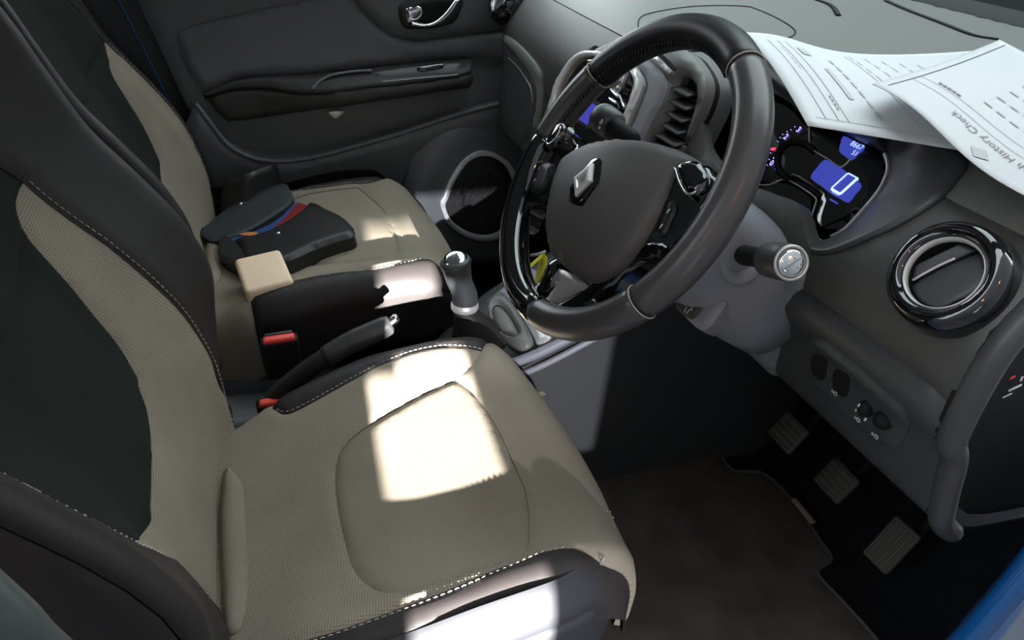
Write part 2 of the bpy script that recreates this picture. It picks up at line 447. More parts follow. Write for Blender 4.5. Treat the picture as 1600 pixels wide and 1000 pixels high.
# driver's door sill: black inner step, blue painted outer step
def sweepx(name, prof, xs, m, **k):
    return loftgrid(name, [[(x, y, z) for (y, z) in prof] for x in xs], m, **k)
prof = cr([(-.655, -.02), (-.66, .07), (-.685, .105), (-.71, .10)], 4)
struct(sweepx('trim_1', prof, np.linspace(-.6, 1.25, 12), MT['rubber'], thick=-.01))
prof = cr([(-.705, .098), (-.73, .105), (-.765, .095), (-.79, .05), (-.80, -.05), (-.80, -.2)], 4)
struct(sweepx('trim_2', prof, np.linspace(-.9, 1.3, 14), MT['blue'], thick=-.01))
# roof with curved lining
g = []
for x in np.linspace(-1.25, .40, 8):
    g.append([(x, y, 1.31-.06*max(0, (x+.1))**2*1.5-.10*(abs(y)/.62)**3) for y in np.linspace(-.62, .62, 13)])
struct(loftgrid('ceiling', g, MT['headliner'], thick=-.05))
# tailgate, rear doors and the driver-side centre pillar
struct(sbox('wall_back', MT['seal'], -1.32, -1.27, -.68, .70, -.05, .98))
struct(sbox('wall_left_rear', MT['seal'], -1.27, -.42, .70, .74, -.05, .95))
struct(sbox('wall_right_rear', MT['seal'], -1.27, -.36, -.74, -.70, -.05, .95))
pA = at(-45, 925, y=-.70); pB = at(70, 1030, y=-.70); dA = (pA-pB)/(pA-pB)[2]
struct(mesh('trim_7', *tube(cr([pB-dA*.45+np.array([.05, 0, 0]), pB-dA*.2+np.array([.012, 0, 0]), pB, pA, pA+dA*.2+np.array([-.03, .02, 0]), (-.34, -.63, 1.15), (-.36, -.58, 1.25)], 6), .017, 14, flat=(.7, 1.1), up=(0, 1, 0)), MT['pillar']))
# windscreen
g = []
for t in np.linspace(0, 1, 7):
    row = []
    for y in np.linspace(-1, 1, 11):
        yb = .70*(1-t)+.56*t; c = (abs(y)**2.2)
        row.append((1.46*(1-t)+.42*t-.16*c*(1-t)-.06*c*t, y*yb, .885*(1-t)+1.30*t-.05*c*t))
    g.append(row)
struct(loftgrid('window_2', g, MT['glass']))
# black scuttle below the glass and the bonnet beyond it
struct(loftgrid('trim_8', [[(x-.10*abs(y/.7)**2.2, y, z) for y in np.linspace(-.70, .70, 15)] for x, z in ((1.235, .886), (1.26, .893), (1.34, .896), (1.44, .893))], MT['black'], thick=.02))
struct(loftgrid('trim_9', [[(x-.16*abs(y/.7)**2.2, y, z) for y in np.linspace(-.78, .78, 15)] for x, z in ((1.46, .878), (1.6, .87), (1.9, .84), (2.3, .74))], MT['pillar'], thick=.02))
# blue painted door-hinge pillar beside the dash end
struct(loftgrid('trim_10', [[(x, -.745-.02*math.sin((z-.05)*4)+(-.02 if k == 0 else .0), z) for k, x in enumerate((.672+.10*max(0, z-.33), .702+.10*max(0, z-.33), .80, .95, 1.1))] for z in np.linspace(.02, .62, 16)], MT['blue'], thick=.02))
# screen pillars and the black lower screen edge
for sgn, nm in ((-1, 'trim_3'), (1, 'trim_4')):
    pts = cr([(1.20, sgn*.715, .86), (1.0, sgn*.69, .965), (.72, sgn*.64, 1.12), (.45, sgn*.58, 1.235), (.2, sgn*.565, 1.265), (-.3, sgn*.565, 1.27), (-1.2, sgn*.565, 1.24)], 6)
    struct(mesh(nm, *tube(pts, .045, 12, flat=(1, .8)), MT['dash2']))
# passenger-side centre pillar with its blue painted strip, dark seal; driver-side pillar foot
struct(loftgrid('wall_left', [[(x, y, z) for (x, y) in ((-.46-.10*z, .60), (-.34-.12*z, .66), (-.12-.30*(z-.35), .715), (.05-.30*(z-.35), .735))] for z in np.linspace(0, 1.25, 8)], MT['seal'], thick=.02))
struct(sbox('trim_6', MT['seal'], -.5, 1.2, .675, .76, -.05, .12))
struct(sbox('wall_left_front', MT['seal'], .80, 1.25, .70, .74, -.02, .86))
bs = [np.array((-.098-.30*(z-.35), .712, z)) for z in np.linspace(.05, .95, 14)]
struct(mesh('trim_5', *tube(bs, .0018, 8), MT['blue']))

# ================================================================== seats
def roll(t, e, r):
    th = np.clip((t-e)/r, 0, math.pi/2)
    pos = np.where(t < e, t, e+r*np.sin(th)); drop = r*(1-np.cos(th))
    ex = np.maximum(t-e-r*math.pi/2, 0); return pos, drop+ex
def cushion_f(a, b):
    a = np.asarray(a, float); b = np.asarray(b, float)
    ab = np.abs(b); yy, dy = roll(ab, .222-np.where(b > 0, .105*np.clip((.15-a)/.3, 0, 1)**1.2, .04*np.clip((.05-a)/.2, 0, 1)**1.3), .045)
    ex = .352-.05*(np.minimum(ab, .27)/.25)**2.4
    x, dx = roll(a, ex, .072)
    zt = interp(x, [(-.2, .290), (-.07, .322), (.05, .348), (.2, .370), (.28, .377), (.36, .368), (.45, .35)])
    zt = zt + np.where(b < 0, .033, .016)*np.clip((yy-.10)/.11, 0, 1)**2*np.clip((a+.1)/.1, 0, 1) - .012*np.exp(-((x-.02)/.10)**2-(yy/.12)**2)
    return np.stack([x, DY+np.sign(b)*yy, zt-dx-dy], -1)
CS0 = Surf(cushion_f, -.2, .62, -.42, .42, 1, 110)
def H(S, pts, k=4, smooth=True):
    h = S.hits(pts); return cr(h, k) if smooth else lin(h, k)

TH = math.radians(23); BO = np.array([-.085, DY, .30]); BU = np.array([-math.sin(TH), 0, math.cos(TH)]); BN = np.array([math.cos(TH), 0, math.sin(TH)])
def back_f(s_, v, off=0., amp=1.):
    s_ = np.asarray(s_, float); v = np.asarray(v, float); av = np.abs(v)
    n2 = interp(s_, [(-.2, 0.), (-.06, .004), (.0, .020), (.06, .042), (.12, .059), (.2, .064), (.26, .058), (.32, .045), (.38, .030), (.44, .022), (.6, .020), (.9, .018)])
    n3 = interp(s_, [(-.2, 0.), (-.03, .004), (.04, .024), (.14, .074), (.21, .108), (.29, .115), (.37, .102), (.44, .088), (.52, .088), (.6, .088), (.9, .07)])
    n3 = np.where(v > 0, n2+(n3-n2)*amp, n2+(n3-n2)*.8)
    q = np.clip((av-.09)/.11, 0, 1); n = n2*q**1.5 + (n3-n2)*np.clip((av-.185)/.087, 0, 1)**1.25
    th = np.clip((av-.272)/.022, 0, math.pi/2)
    lat = np.where(av < .272, av, .272+.022*np.sin(th)); n = n-.022*(1-np.cos(th))-np.maximum(av-.272-.022*math.pi/2, 0)
    n = n+.012*np.sin(np.clip(s_/.5, 0, 1)*math.pi)*np.clip(1-av/.2, 0, 1)
    return off + BO + np.outer(s_, BU) + np.outer(np.sign(v)*lat, [0, 1, 0]) + np.outer(n, BN)
BS0 = Surf(back_f, -.12, .80, -.37, .37, -1, 110)
PDX = -.02
POFF = np.array([PDX, .69, 0.])
BSP = Surf(lambda a, b: back_f(a, b, POFF, .12), -.12, .80, -.37, .37, -1, 110)

def sym(line): return [(a, -b) for a, b in line]
def make_seat(passenger=False):
    off = POFF if passenger else np.zeros(3)
    lab = 'passenger seat with beige mesh fabric beside the far door, black wallet lying on it' if passenger else 'driver seat with beige mesh fabric and black leather bolsters behind the steering wheel'
    t = thing('car_seat', lab, 'car seat', (.05+off[0], DY+off[1], 0.), 'front seats')
    CS = CS0
    BS = BSP if passenger else BS0
    # --- cushion outlines measured on the cushion surface
    Din = H(CS, [(711, 591), (662, 612), (622, 634), (584, 656), (556, 675), (537, 694), (526, 716), (522, 748), (525, 785), (531, 815), (541, 858), (553, 889), (570, 908), (594, 920), (622, 920), (670, 910), (725, 891), (777, 874), (823, 856)])
    Dfr = H(CS, [(823, 856), (826, 837), (827, 800), (822, 765), (812, 740), (797, 706), (778, 666), (756, 631), (734, 606), (711, 591)])
    sin_ = H(CS, [(753, 547), (725, 541), (694, 540), (647, 548), (600, 566), (553, 591), (506, 617), (475, 634), (453, 644), (439, 645), (430, 639)])
    sout = H(CS, [(880, 851), (845, 858), (811, 872), (759, 893), (691, 922), (622, 948), (553, 973), (502, 990), (450, 1010)])
    e_in = H(CS, [(711, 591), (735, 572), (753, 547)]); e_out = H(CS, [(823, 856), (850, 854), (880, 851)])
    endi = H(CS, [(753, 547), (769, 528)]); endo = H(CS, [(880, 851), (911, 858), (931, 870), (942, 879)])
    LO0 = H(CS, [(942, 879), (924, 892), (897, 903), (828, 920), (759, 944), (708, 968), (673, 985), (600, 1012)])
    loz = np.array([CS.p(*q) for q in LO0]); loz = loz[np.argsort(loz[:, 0])]
    rp = cr(CS.hits([(352, 735), (368, 742), (380, 765), (384, 830), (388, 900), (385, 950), (374, 985), (352, 985), (346, 900), (344, 800)]), 4, True)
    if passenger: CS = Surf(lambda a_, b_: cushion_f(a_, -np.asarray(b_))+off, -.2, .62, -.42, .42, -1, 20)
    bi = sin_[-1][1]; LO = LO0; bo = sout[-1][1]
    Ei = endi[-1]; Eo = endo[-1]
    core = lin([(-.17, -.33), (.30, -.33)], 10)+cr([(.30, -.33), (.46, -.24), (.50, -.1), (.50, .1), (.46, .24), (.30, .40)], 5)[1:]+lin([(.30, .40), (-.17, .40)], 10)[1:]+lin([(-.17, .40), (-.17, -.33)], 8)[1:-1]
    panel('cushion_core', CS, core, MT['leather'], t, .02, None, proud=-.007, thick=.004)
    bcore = lin([(-.06, -.297), (-.06, .297)], 8)+lin([(-.06, .297), (.60, .297)], 8)[1:]+cr([(.60, .297), (.72, .20), (.76, 0), (.72, -.20), (.60, -.297)], 5)[1:]+lin([(.60, -.297), (-.06, -.297)], 8)[1:-1]
    panel('backrest_core', BS, bcore, MT['leather'], t, .02, None, proud=-.007, thick=.004)
    panel('cushion_insert', CS, Din+Dfr, MT['fab'], t, .011, (.016, .006), thick=.012)
    s_end = cr([sin_[-1], (sin_[-1][0]-.006, bi+.012), (sin_[-1][0]-.004, bi+.03), (sin_[-1][0]+.004, .33), (sin_[-1][0]+.01, .40)], 4)
    rear = s_end[1:]+lin([(sin_[-1][0]+.01, .40), (-.17, .40)], 10)[1:]
    rearo = cr([(-.17, bo-.004), (-.05, bo-.002), sout[-1]], 4)
    panel('cushion_fabric', CS, sin_+rear+rearo+sout[::-1]+e_out[::-1]+Din[::-1]+e_in, MT['knit'], t, .011, (.010, .004), thick=.012)
    fr = cr([Eo, (Eo[0]+.04, Eo[1]-.004), (.50, -.23), (.53, -.1), (.53, .1), (.50, .21), (Ei[0]+.05, Ei[1]+.003), Ei], 6)
    panel('cushion_front', CS, e_in[::-1]+Dfr[::-1]+e_out+endo+fr+endi[::-1], MT['fab'], t, .011, (.010, .004), thick=.012)
    li = cr([Ei, (Ei[0]-.02, .275), (.29, .33), (.26, .39), (.20, .40), s_end[-1]], 5)
    panel('side_bolster', CS, sin_+s_end[1:]+li[::-1]+endi[::-1], MT['leather'], t, .012, (.010, .004), thick=.012)
    lo = LO+[(-.17, LO[-1][1])]
    panel('side_bolster', CS, endo[::-1]+sout+rearo[::-1]+lo[::-1], MT['leather'], t, .012, (.010, .004), thick=.012)
    stitches('stitching', CS, [(a, b+.004) for a, b in sin_], MT['thread'], t, off=-.0015)
    stitches('stitching', CS, [(a, b-.004) for a, b in sout], MT['thread'], t, off=-.0015)
    # rear roll of the cushion
    panel('lumbar_roll', CS, rp, MT['fab'], t, .008, (.02, .012), proud=.014, thick=.01)
    if not passenger:   # frayed front edge of the worn cushion
        rnd = random.Random(3); mb = MB()
        for px in [(950+i*.55, 742+i*2.1) for i in range(34)]+[(880+i*1.3, 640+i*2.0) for i in range(10)]+[(941+i*.4, 872+i*.4) for i in range(10)]:
            q = CS.hit(px[0]+rnd.uniform(-4, 0), px[1]+rnd.uniform(-3, 3)); p = CS.p(*q); nn = CS.n(*q)
            d = nn+np.array([rnd.uniform(-.8, .8), rnd.uniform(-.8, .8), rnd.uniform(-.5, .8)]); L = rnd.uniform(.0012, .0038)
            mb.add(*tube([p-nn*.002, p+nn*.001+d*L*.5, p+d*L+np.array([0, 0, -.001])], .0005, 4))
        mb.build('frayed_threads', MT['thread'], t, kind='stuff')
        q = CS.hit(868, 606); p = CS.p(*q); nn = CS.n(*q)
        mesh('torn_flap', *rbox(p+nn*.004, [0, 1, -.3], [1, 0, .5], nn, .016, .012, .004, .0015, 2), mat('bare_foam', (.42, .33, .24), .9), t)
    # plastic shell under the cushion
    def shell_f(a, h):    # a along the plan outline, h downwards
        a = np.asarray(a, float); h = np.asarray(h, float)
        out = np.array(SH); d = np.concatenate([[0], np.cumsum(np.linalg.norm(np.diff(out, axis=0), axis=1))])
        x = np.interp(a, d, out[:, 0]); y = np.interp(a, d, out[:, 1]); top = np.interp(a, d, SHZ)
        k = 1-.10*np.clip(h/.25, 0, 1)**2
        return np.stack([.05+(x-.05)*k, DY+(y-DY)*k, top-h], -1)
    SH = cr([(-.17, DY-.274), (.0, DY-.275), (.18, DY-.274), (.29, DY-.264), (.36, DY-.226), (.405, DY-.15), (.42, DY), (.405, DY+.15), (.36, DY+.226), (.29, DY+.264), (.18, DY+.274), (.0, DY+.275), (-.17, DY+.274)], 8)
    SHZ = [min(cushion_z(p), .21) if p[1] > DY+.1 else (max(float(np.interp(p[0], loz[:, 0], loz[:, 2]))+.003, .30) if p[0] < .325 and p[1] < DY-.1 else (float(np.interp(p[0], [.325, .345, .36, .386, .405, .42], [.402, .388, .365, .31, .26, .225])) if p[1] < DY else min(cushion_z(p), .225))) for p in SH]
    SS = Surf(shell_f, 0, 1.75, 0, .36, 1, 60)
    Ltot = float(np.linalg.norm(np.diff(np.array(SH), axis=0), axis=1).sum())
    us = np.linspace(0, Ltot, 90)
    def band(nm, h0, h1, m, proud):
        g = []
        for h, pr in ((h0, proud-.006), (h0+.004, proud-.001), (h0+.012, proud), (h0+.02, proud), ((h0+h1)/2+.004, proud+.002), (h1-.012, proud), (h1-.004, proud-.001), (h1, proud-.006)):
            P = shell_f(us, np.full(len(us), h)); N = P-np.array([.05, DY, 0]); N[:, 2] = 0; N /= np.linalg.norm(N, axis=1, keepdims=True)
            P = P+N*(pr-.030*max(0, 1-h/.06)**1.6)
            if passenger: P[:, 1] = 2*DY-P[:, 1]
            g.append(P+off)
        return loftgrid(nm, np.array(g) if passenger else np.array(g)[:, ::-1], m, t)
    band('seat_shell', .0, .048, MT['shell'], .008)
    band('seat_shell', .050, .27, MT['shell'], .006)
    for sgn in (-1, 1):
        mb = MB(); boxmb(mb, -.15+off[0], .33+off[0], DY+off[1]+sgn*.19-.02, DY+off[1]+sgn*.19+.02, 0.0, .14); mb.build('seat_rail', MT['black'], t, smooth=False)
    # --- backrest
    st = cr([(-.03, .24), (.0, .25)]+[(q[0], min(q[1], .262)) for q in BS.hits([(329, 288), (322, 243), (310, 208), (288, 170), (256, 134), (218, 96), (177, 59)])], 5) if passenger else cr([(-.03, .222)]+BS.hits([(358, 640), (350, 610), (330, 555), (290, 495), (235, 440), (170, 385), (100, 335), (40, 285)]), 5)
    tip = st[-1]
    ins = cr([tip]+BS.hits([(173, 93), (179, 118), (198, 150), (218, 182), (237, 218), (256, 262), (265, 290)])+[(.16, .118), (.15, .07)], 5) if passenger else cr([tip]+BS.hits([(30, 322), (46, 365), (70, 395), (110, 440), (150, 490), (190, 540), (220, 590), (238, 650), (243, 720), (240, 780)]), 5)
    bs_ = min(p[0] for p in ins); low = [p for p in ins if p[1] > .07 and p[0] > .19]
    # left half mirrored
    insL = [(a, -b) for a, b in low]
    if not passenger:
        low = [tip]+BS.hits([(30, 322), (46, 365), (70, 395), (110, 440), (150, 490), (190, 540), (220, 590)])
        low = cr(low, 5)
        insL = cr([(tip[0], -tip[1])]+BS.hits([(-90, 688), (-40, 714), (0, 732), (50, 757), (100, 781), (160, 811)]), 5)
    full_insert_bottom = cr([low[-1], (.166, .092), (.150, .05), (.145, 0), (.150, -.05), (.166, -.092), insL[-1]], 5)
    if not passenger: full_insert_bottom = cr([low[-1]]+BS.hits([(237, 650), (243, 720), (241, 785), (233, 825), (215, 840)])+[insL[-1]], 5)
    seam = cr([(.405, low_at(low, .405)), (.392, .11), (.378, .06), (.372, 0), (.378, -.06), (.392, -.11), (.405, -low_at([(a, -b) for a, b in insL], .405))], 5)
    upR = [p for p in low if p[0] > .405]; loR = [p for p in low if p[0] <= .405]
    upL = [p for p in insL if p[0] > .405]; loL = [p for p in insL if p[0] <= .405]
    panel('backrest_insert', BS, loR+full_insert_bottom[1:-1]+loL[::-1]+seam[::-1][1:-1], MT['insert'], t, .013, (.014, .005), thick=.012)
    tiptop = cr([tip, (tip[0]+.06, tip[1]-.012), (.56, .185), (.66, .165), (.72, .12), (.735, 0)], 5)
    up = upR+seam[1:-1]+upL[::-1]+sym(tiptop)+tiptop[::-1]
    panel('backrest_insert', BS, up, MT['insert'], t, .013, (.014, .005), thick=.012)
    # beige band: both sides and underneath the insert
    stL = sym(st)
    if not passenger:
        stL = cr([(-.03, -.222)]+[(q[0], max(q[1], -.255)) for q in BS.hits([(365, 1000), (345, 950), (300, 905), (215, 843), (100, 790), (0, 745), (-90, 712)])], 5)
        stL = [q for q in stL if q[0] < tip[0]-.012]+[(tip[0], -tip[1])]
    bottom = cr([(-.03, .222), (-.05, .1), (-.05, -.1), (-.03, -.222)], 6)
    panel('backrest_fabric', BS, st[::-1]+bottom[1:-1]+stL+insL[1:]+full_insert_bottom[::-1][1:-1]+low[::-1][:-1], MT['knit'], t, .012, (.010, .004), thick=.012)
    for sg in (1, -1):
        f = (lambda L: L) if sg == 1 else sym
        outer = cr([(-.03, .297), (.05, .297), (.2, .302), (.45, .302), (.62, .29), (.72, .235), (.765, .12), (.77, 0)], 6)
        stx = st if sg == 1 else stL
        pl = stx+f(tiptop)[1:]+f(outer)[::-1]
        panel('backrest_bolster', BS, pl, MT['leather'], t, .012, (.008, .003), thick=.012)
        so = cr([(-.03, .298), (.05, .299), (.2, .304), (.45, .304), (.62, .292), (.72, .237), (.765, .12)], 6)
        sb = cr([(-.03, .365), (.2, .365), (.5, .365), (.7, .32), (.80, .14)], 6)
        panel('backrest_side', BS, f(so)+f(sb)[::-1], MT['leather'], t, .014, (.006, .003), thick=.012)
        stitches('stitching', BS, [(a, b+.004*sg) for a, b in stx], MT['thread'], t, off=-.0012)
        if sg == 1: stitches('stitching', BS, f([(a, b-.002) for a, b in so]), MT['thread'], t, off=-.0005, L=.004)
    # back shell
    g = []
    for s_ in np.linspace(-.03, .79, 14):
        wv = .285 if s_ < .6 else .285-.6*(s_-.6)**1.2
        g.append([off+BO+BU*s_+np.array([0, 1, 0])*wv*math.sin(a)+BN*(-.055-.07*math.cos(a)) for a in np.linspace(-math.pi/2, math.pi/2, 11)])
    loftgrid('back_shell', g, MT['dash2'], t)
    # head restraint on two posts
    hr = off+BO+BU*.88+BN*(-.01)
    mesh('head_restraint', *rbox(hr, [0, 1, 0], BU, BN, .25, .18, .09, .04, 5), MT['leather'], t)
    for sgn in (-1, 1):
        b0 = off+BO+BU*.74+np.array([0, sgn*.06, 0])-BN*.02
        mesh('head_restraint_post', *tube([b0, b0+BU*.10], .006, 10), MT['chrome'], t)
    return t
def cushion_z(p):
    y = abs(p[1]-DY); 
    return float(np.interp(p[0], [-.2, 0, .2, .29, .33, .36, .40, .42], [.290, .318, .338, .338, .325, .30, .235, .215]))
def low_at(line, s_):
    L = sorted(line); return float(np.interp(s_, [q[0] for q in L], [q[1] for q in L]))
seat = make_seat(); seat2 = make_seat(True)

# ================================================================== passenger door
t = DOOR = thing('car_door', 'dark grey passenger door trim with chrome handle and armrest behind the far seat', 'car door', (.25, .72, .0))
def door_f(x, z):
    x = np.asarray(x, float); z = np.asarray(z, float)
    y = .705 - .035*np.exp(-((z-.50)/.16)**2) - .02*np.clip((z-.62)/.25, 0, 1) + .05*np.clip((x-.55)/.3, 0, 1)**2
    return np.stack([x, y, z], -1)
DS_ = Surf(door_f, -.5, 1.1, -.1, 1.1, 1, 90)
def D(pts, k=4, closed=False): return cr(DS_.hits(pts), k, closed)
# full back panel
edge_l = [(-.045-.30*(z-.35)-.02, z) for z in np.linspace(.03, .92, 20)]
poly = edge_l+lin([(edge_l[-1][0], .92), (.9, .92)], 10)[1:]+lin([(.9, .92), (.9, .03)], 10)[1:]+lin([(.9, .03), edge_l[0]], 10)[1:-1]
panel('door_panel', DS_, poly, MT['door'], t, .02, (.02, .01), proud=-.02, thick=.03)
# upper trim with the handle in it
hl = D([(430, -60), (500, -40), (540, -25), (557, 0), (579, 26), (605, 48), (634, 59), (666, 61), (720, 54), (770, 49), (815, 40)])
end = hl[-1]; st_ = hl[0]
panel('upper_trim', DS_, hl+lin([end, (end[0], .915), (st_[0]-.25, .915), (st_[0]-.25, st_[1]+.005), st_], 8)[1:-1], MT['door'], t, .016, (.014, .010), proud=.0, thick=.025)
# soft insert panel
up_ = D([(277, 67), (282, 52), (320, 38), (416, 16), (500, 0), (545, -12)]); 
r_ = D([(552, -2), (575, 28), (601, 51), (632, 63), (666, 65), (720, 58), (770, 53), (790, 51)])
lo_ = D([(790, 100), (735, 92), (605, 103), (502, 114), (400, 119), (362, 126), (317, 148)]); le = D([(317, 148), (298, 118), (284, 92), (277, 67)])
panel('door_insert', DS_, up_+r_+lo_+le[1:-1], MT['door'], t, .014, (.012, .008), proud=-.006, thick=.02)
# armrest: stands off the door
def arm_f(x, z):
    b = door_f(x, z); b[:, 1] -= .055*np.clip((np.asarray(x)+.02)/.22, .25, 1); return b
AS = Surf(arm_f, -.4, 1.0, .2, .9, 1, 80)
A = lambda pts, k=4, c=False: cr(AS.hits(pts), k, c)
lip_top = A([(322, 152), (362, 140), (420, 138), (475, 146), (560, 137), (640, 129), (712, 119), (735, 112)])
lip_bot = A([(735, 138), (700, 142), (640, 152), (566, 163), (500, 172), (470, 176), (400, 187), (356, 192)])
panel('armrest', AS, lip_top+A([(735, 112), (742, 122), (735, 138)], 3)[1:-1]+lip_bot+A([(356, 192), (338, 175), (322, 152)], 3)[1:-1], MT['door2'], t, .010, (.012, .008), thick=.07, back=True)
# armrest top deck: slopes from the lip back to the door
def deck(pa, pb, nm, m, lift=0, k=10, parent=None):
    a = np.array([AS.p(*q) for q in A(pa, 4)]); b = np.array([DS_.p(*q) for q in D(pb, 4)])
    n = 24; ia = np.linspace(0, len(a)-1, n); ib = np.linspace(0, len(b)-1, n)
    a = np.stack([np.interp(ia, range(len(a)), a[:, i]) for i in range(3)], 1); b = np.stack([np.interp(ib, range(len(b)), b[:, i]) for i in range(3)], 1)
    g = [a*(1-s)+b*s+np.array([0, -.004*math.sin(math.pi*s)-lift, .006*math.sin(math.pi*s)+lift]) for s in np.linspace(0, 1, 8)]
    return loftgrid(nm, g, m, parent or t, thick=-.012)
deck([(322, 152), (362, 140), (420, 138), (475, 146), (560, 137), (640, 129), (712, 119), (735, 112)], [(317, 149), (362, 127), (420, 119), (480, 116), (560, 108), (640, 99), (712, 93), (737, 91)], 'armrest_top', MT['door2'])
# pull cup and switch plate on the deck
PL = plane(AS.p(*AS.hit(560, 137))+np.array([0, .02, .012]), [1, 0, .12], [0, .62, .78], -.4, .4, -.3, .3)
PP = lambda pts, k=4, c=True: cr(PL.hits(pts), k, c)
panel('pull_cup', PL, PP([(488, 137), (500, 125), (520, 117), (550, 112), (578, 110), (582, 118), (580, 126), (550, 133), (515, 139)]), MT['black'], t, .006, (.008, .006), proud=-.002, thick=.006)
panel('cup_rim', PL, PP([(486, 139), (500, 124), (520, 115), (550, 110), (580, 108)], 4, False)+PP([(580, 111), (550, 113), (520, 118), (502, 127), (490, 139)], 4, False), MT['door'], t, .004, None, proud=.001, thick=.004)
panel('switch_plate', PL, PP([(588, 113), (650, 104), (714, 98), (718, 106), (714, 117), (650, 122), (597, 127), (592, 120)], 3), MT['dash2'], t, .008, (.006, .003), proud=.003, thick=.008)
sw = panel('window_switch', PL, PP([(652, 106), (672, 102), (690, 100), (692, 106), (674, 110), (656, 112)], 3), MT['gloss'], t, .004, (.004, .002), proud=.008, thick=.008)
q = PL.p(*PL.hit(661, 108)); mesh('switch_lamp', *lathe([(0.0001, .001), (.0016, .0008), (.002, 0)], q-np.array([0, .008, -.006]), [0, -.7, .7], 10), MT['white'], sw)
panel('deck_rail', PL, PP([(597, 128), (650, 123), (714, 117)], 4, False)+PP([(714, 119), (650, 125), (597, 130)], 4, False), MT['trim'], t, .004, None, proud=.006, thick=.004)
# grab handle emblem under the armrest
q = DS_.p(*DS_.hit(524, 176)); panel('pocket_clip', DS_, D([(512, 172), (536, 171), (530, 178), (522, 182)], 3, True), MT['satin'], t, .004, (.003, .002), proud=.02, thick=.01)
# lower panel with the map pocket edge
ptop = D([(306, 160), (330, 190), (352, 218), (380, 236), (410, 245), (448, 246), (500, 238), (560, 222), (624, 204), (700, 180), (760, 164), (800, 157), (860, 140)])
e0, e1 = ptop[0], ptop[-1]
lowpoly = ptop+lin([e1, (e1[0]+.05, .03), (-.03, .03), (e0[0]-.03, e0[1]-.06), e0], 8)[1:-1]
panel('map_pocket', DS_, lowpoly, MT['door'], t, .016, (.014, .010), proud=.022, thick=.05)
mesh('pocket_lip', *tube([DS_.p(*p)+DS_.n(*p)*.016 for p in ptop], .006, 8), MT['door'], t)
# speaker pod, silver ring, cloth grille with hexagons
def spk_f(u, v):
    P = plane_o + np.outer(u, SU) + np.outer(v, SV); return P
plane_o = np.array([.60, .640, .31]); SU = np.array([.93, .10, .0]); SU /= np.linalg.norm(SU); SV = np.array([0., .10, 1.]); SV /= np.linalg.norm(SV)
SP = Surf(spk_f, -.4, .4, -.4, .4, 1, 60)
Q = lambda pts, k=5, c=True: cr(SP.hits(pts), k, c)
outer = Q([(686, 318), (690, 305), (700, 282), (712, 262), (726, 246), (744, 236), (765, 236), (785, 246), (800, 262), (812, 300), (806, 345), (775, 372), (735, 372), (700, 350)])
inner_ = Q([(694, 322), (698, 307), (707, 285), (718, 266), (730, 251), (746, 243), (764, 243), (781, 252), (793, 267), (803, 302), (797, 340), (770, 363), (737, 363), (706, 345)])
pod = Q([(640, 330), (645, 270), (672, 220), (715, 185), (770, 172), (822, 190), (850, 250), (850, 330), (820, 400), (760, 420), (690, 400)])
panel('speaker_pod', SP, pod, MT['door'], t, .016, (.06, .035), proud=.004, thick=.05)
ring = panel('speaker_ring', SP, outer, MT['ring'], t, .010, (.006, .005), proud=.016, thick=.014, holes=[inner_])
gr = panel('speaker_grille', SP, inner_, MT['grille'], t, .010, (.02, .006), proud=.012, thick=.012)
hx = MB()
cu = np.mean(np.array(inner_), axis=0)
for i in range(-3, 4):
    for j in range(-3, 4):
        c = cu+np.array([i*.026, j*.030+(i % 2)*.015])
        if in_poly(np.array([c[0]]), np.array([c[1]]), [cu+(np.array(p)-cu)*.78 for p in inner_])[0]:
            pts = [SP.p(c[0]+.0125*math.cos(math.radians(60*k)), c[1]+.0125*math.sin(math.radians(60*k)))+SP.n(0, 0)*.0122 for k in range(6)]
            hx.add(*tube(pts, .0009, 5, closed=True))
hx.build('grille_pattern', MT['dash2'], gr, kind='stuff')
# chrome inside handle in its bezel
PH = plane(DS_.p(*DS_.hit(672, 22))+np.array([0, -.004, 0]), [1, 0, 0], [0, 0, 1], -.3, .3, -.3, .3)
HP = lambda pts, k=4, c=True: cr(PH.hits(pts), k, c)
bez = panel('handle_bezel', PH, HP([(623, 12), (630, 4), (648, -4), (690, -12), (716, -10), (724, 2), (718, 22), (708, 36), (680, 44), (652, 46), (633, 44), (625, 32)]), MT['door2'], t, .008, (.012, .008), proud=.006, thick=.012)
panel('handle_recess', PH, HP([(631, 14), (640, 6), (668, -4), (704, -8), (714, 2), (708, 20), (700, 32), (676, 39), (650, 40), (635, 38)]), MT['black'], bez, .008, (.012, .01), proud=.009, thick=.008)
panel('handle_cup', PH, HP([(632, 13), (643, 8), (652, 5), (660, 10), (662, 24), (652, 36), (640, 37), (633, 34)]), MT['chrome'], bez, .005, (.014, .012), proud=.012, thick=.006)
# lever: curved chrome blade
a_ = HP([(640, 38), (655, 39), (672, 37), (690, 30), (704, 17), (716, -2)], 5, False); b_ = HP([(640, 30), (656, 32), (672, 28), (686, 18), (698, 5), (707, -6)], 5, False)
n_ = min(len(a_), len(b_)); g = []
for s in np.linspace(0, 1, 7):
    g.append([PH.p(a_[i][0]*(1-s)+b_[i][0]*s, a_[i][1]*(1-s)+b_[i][1]*s)+np.array([0, -1, 0])*(.016+.010*math.sin(math.pi*s)+.012*math.sin(math.pi*i/(n_-1))) for i in range(n_)])
loftgrid('handle_lever', g, MT['chrome'], t, thick=.006)

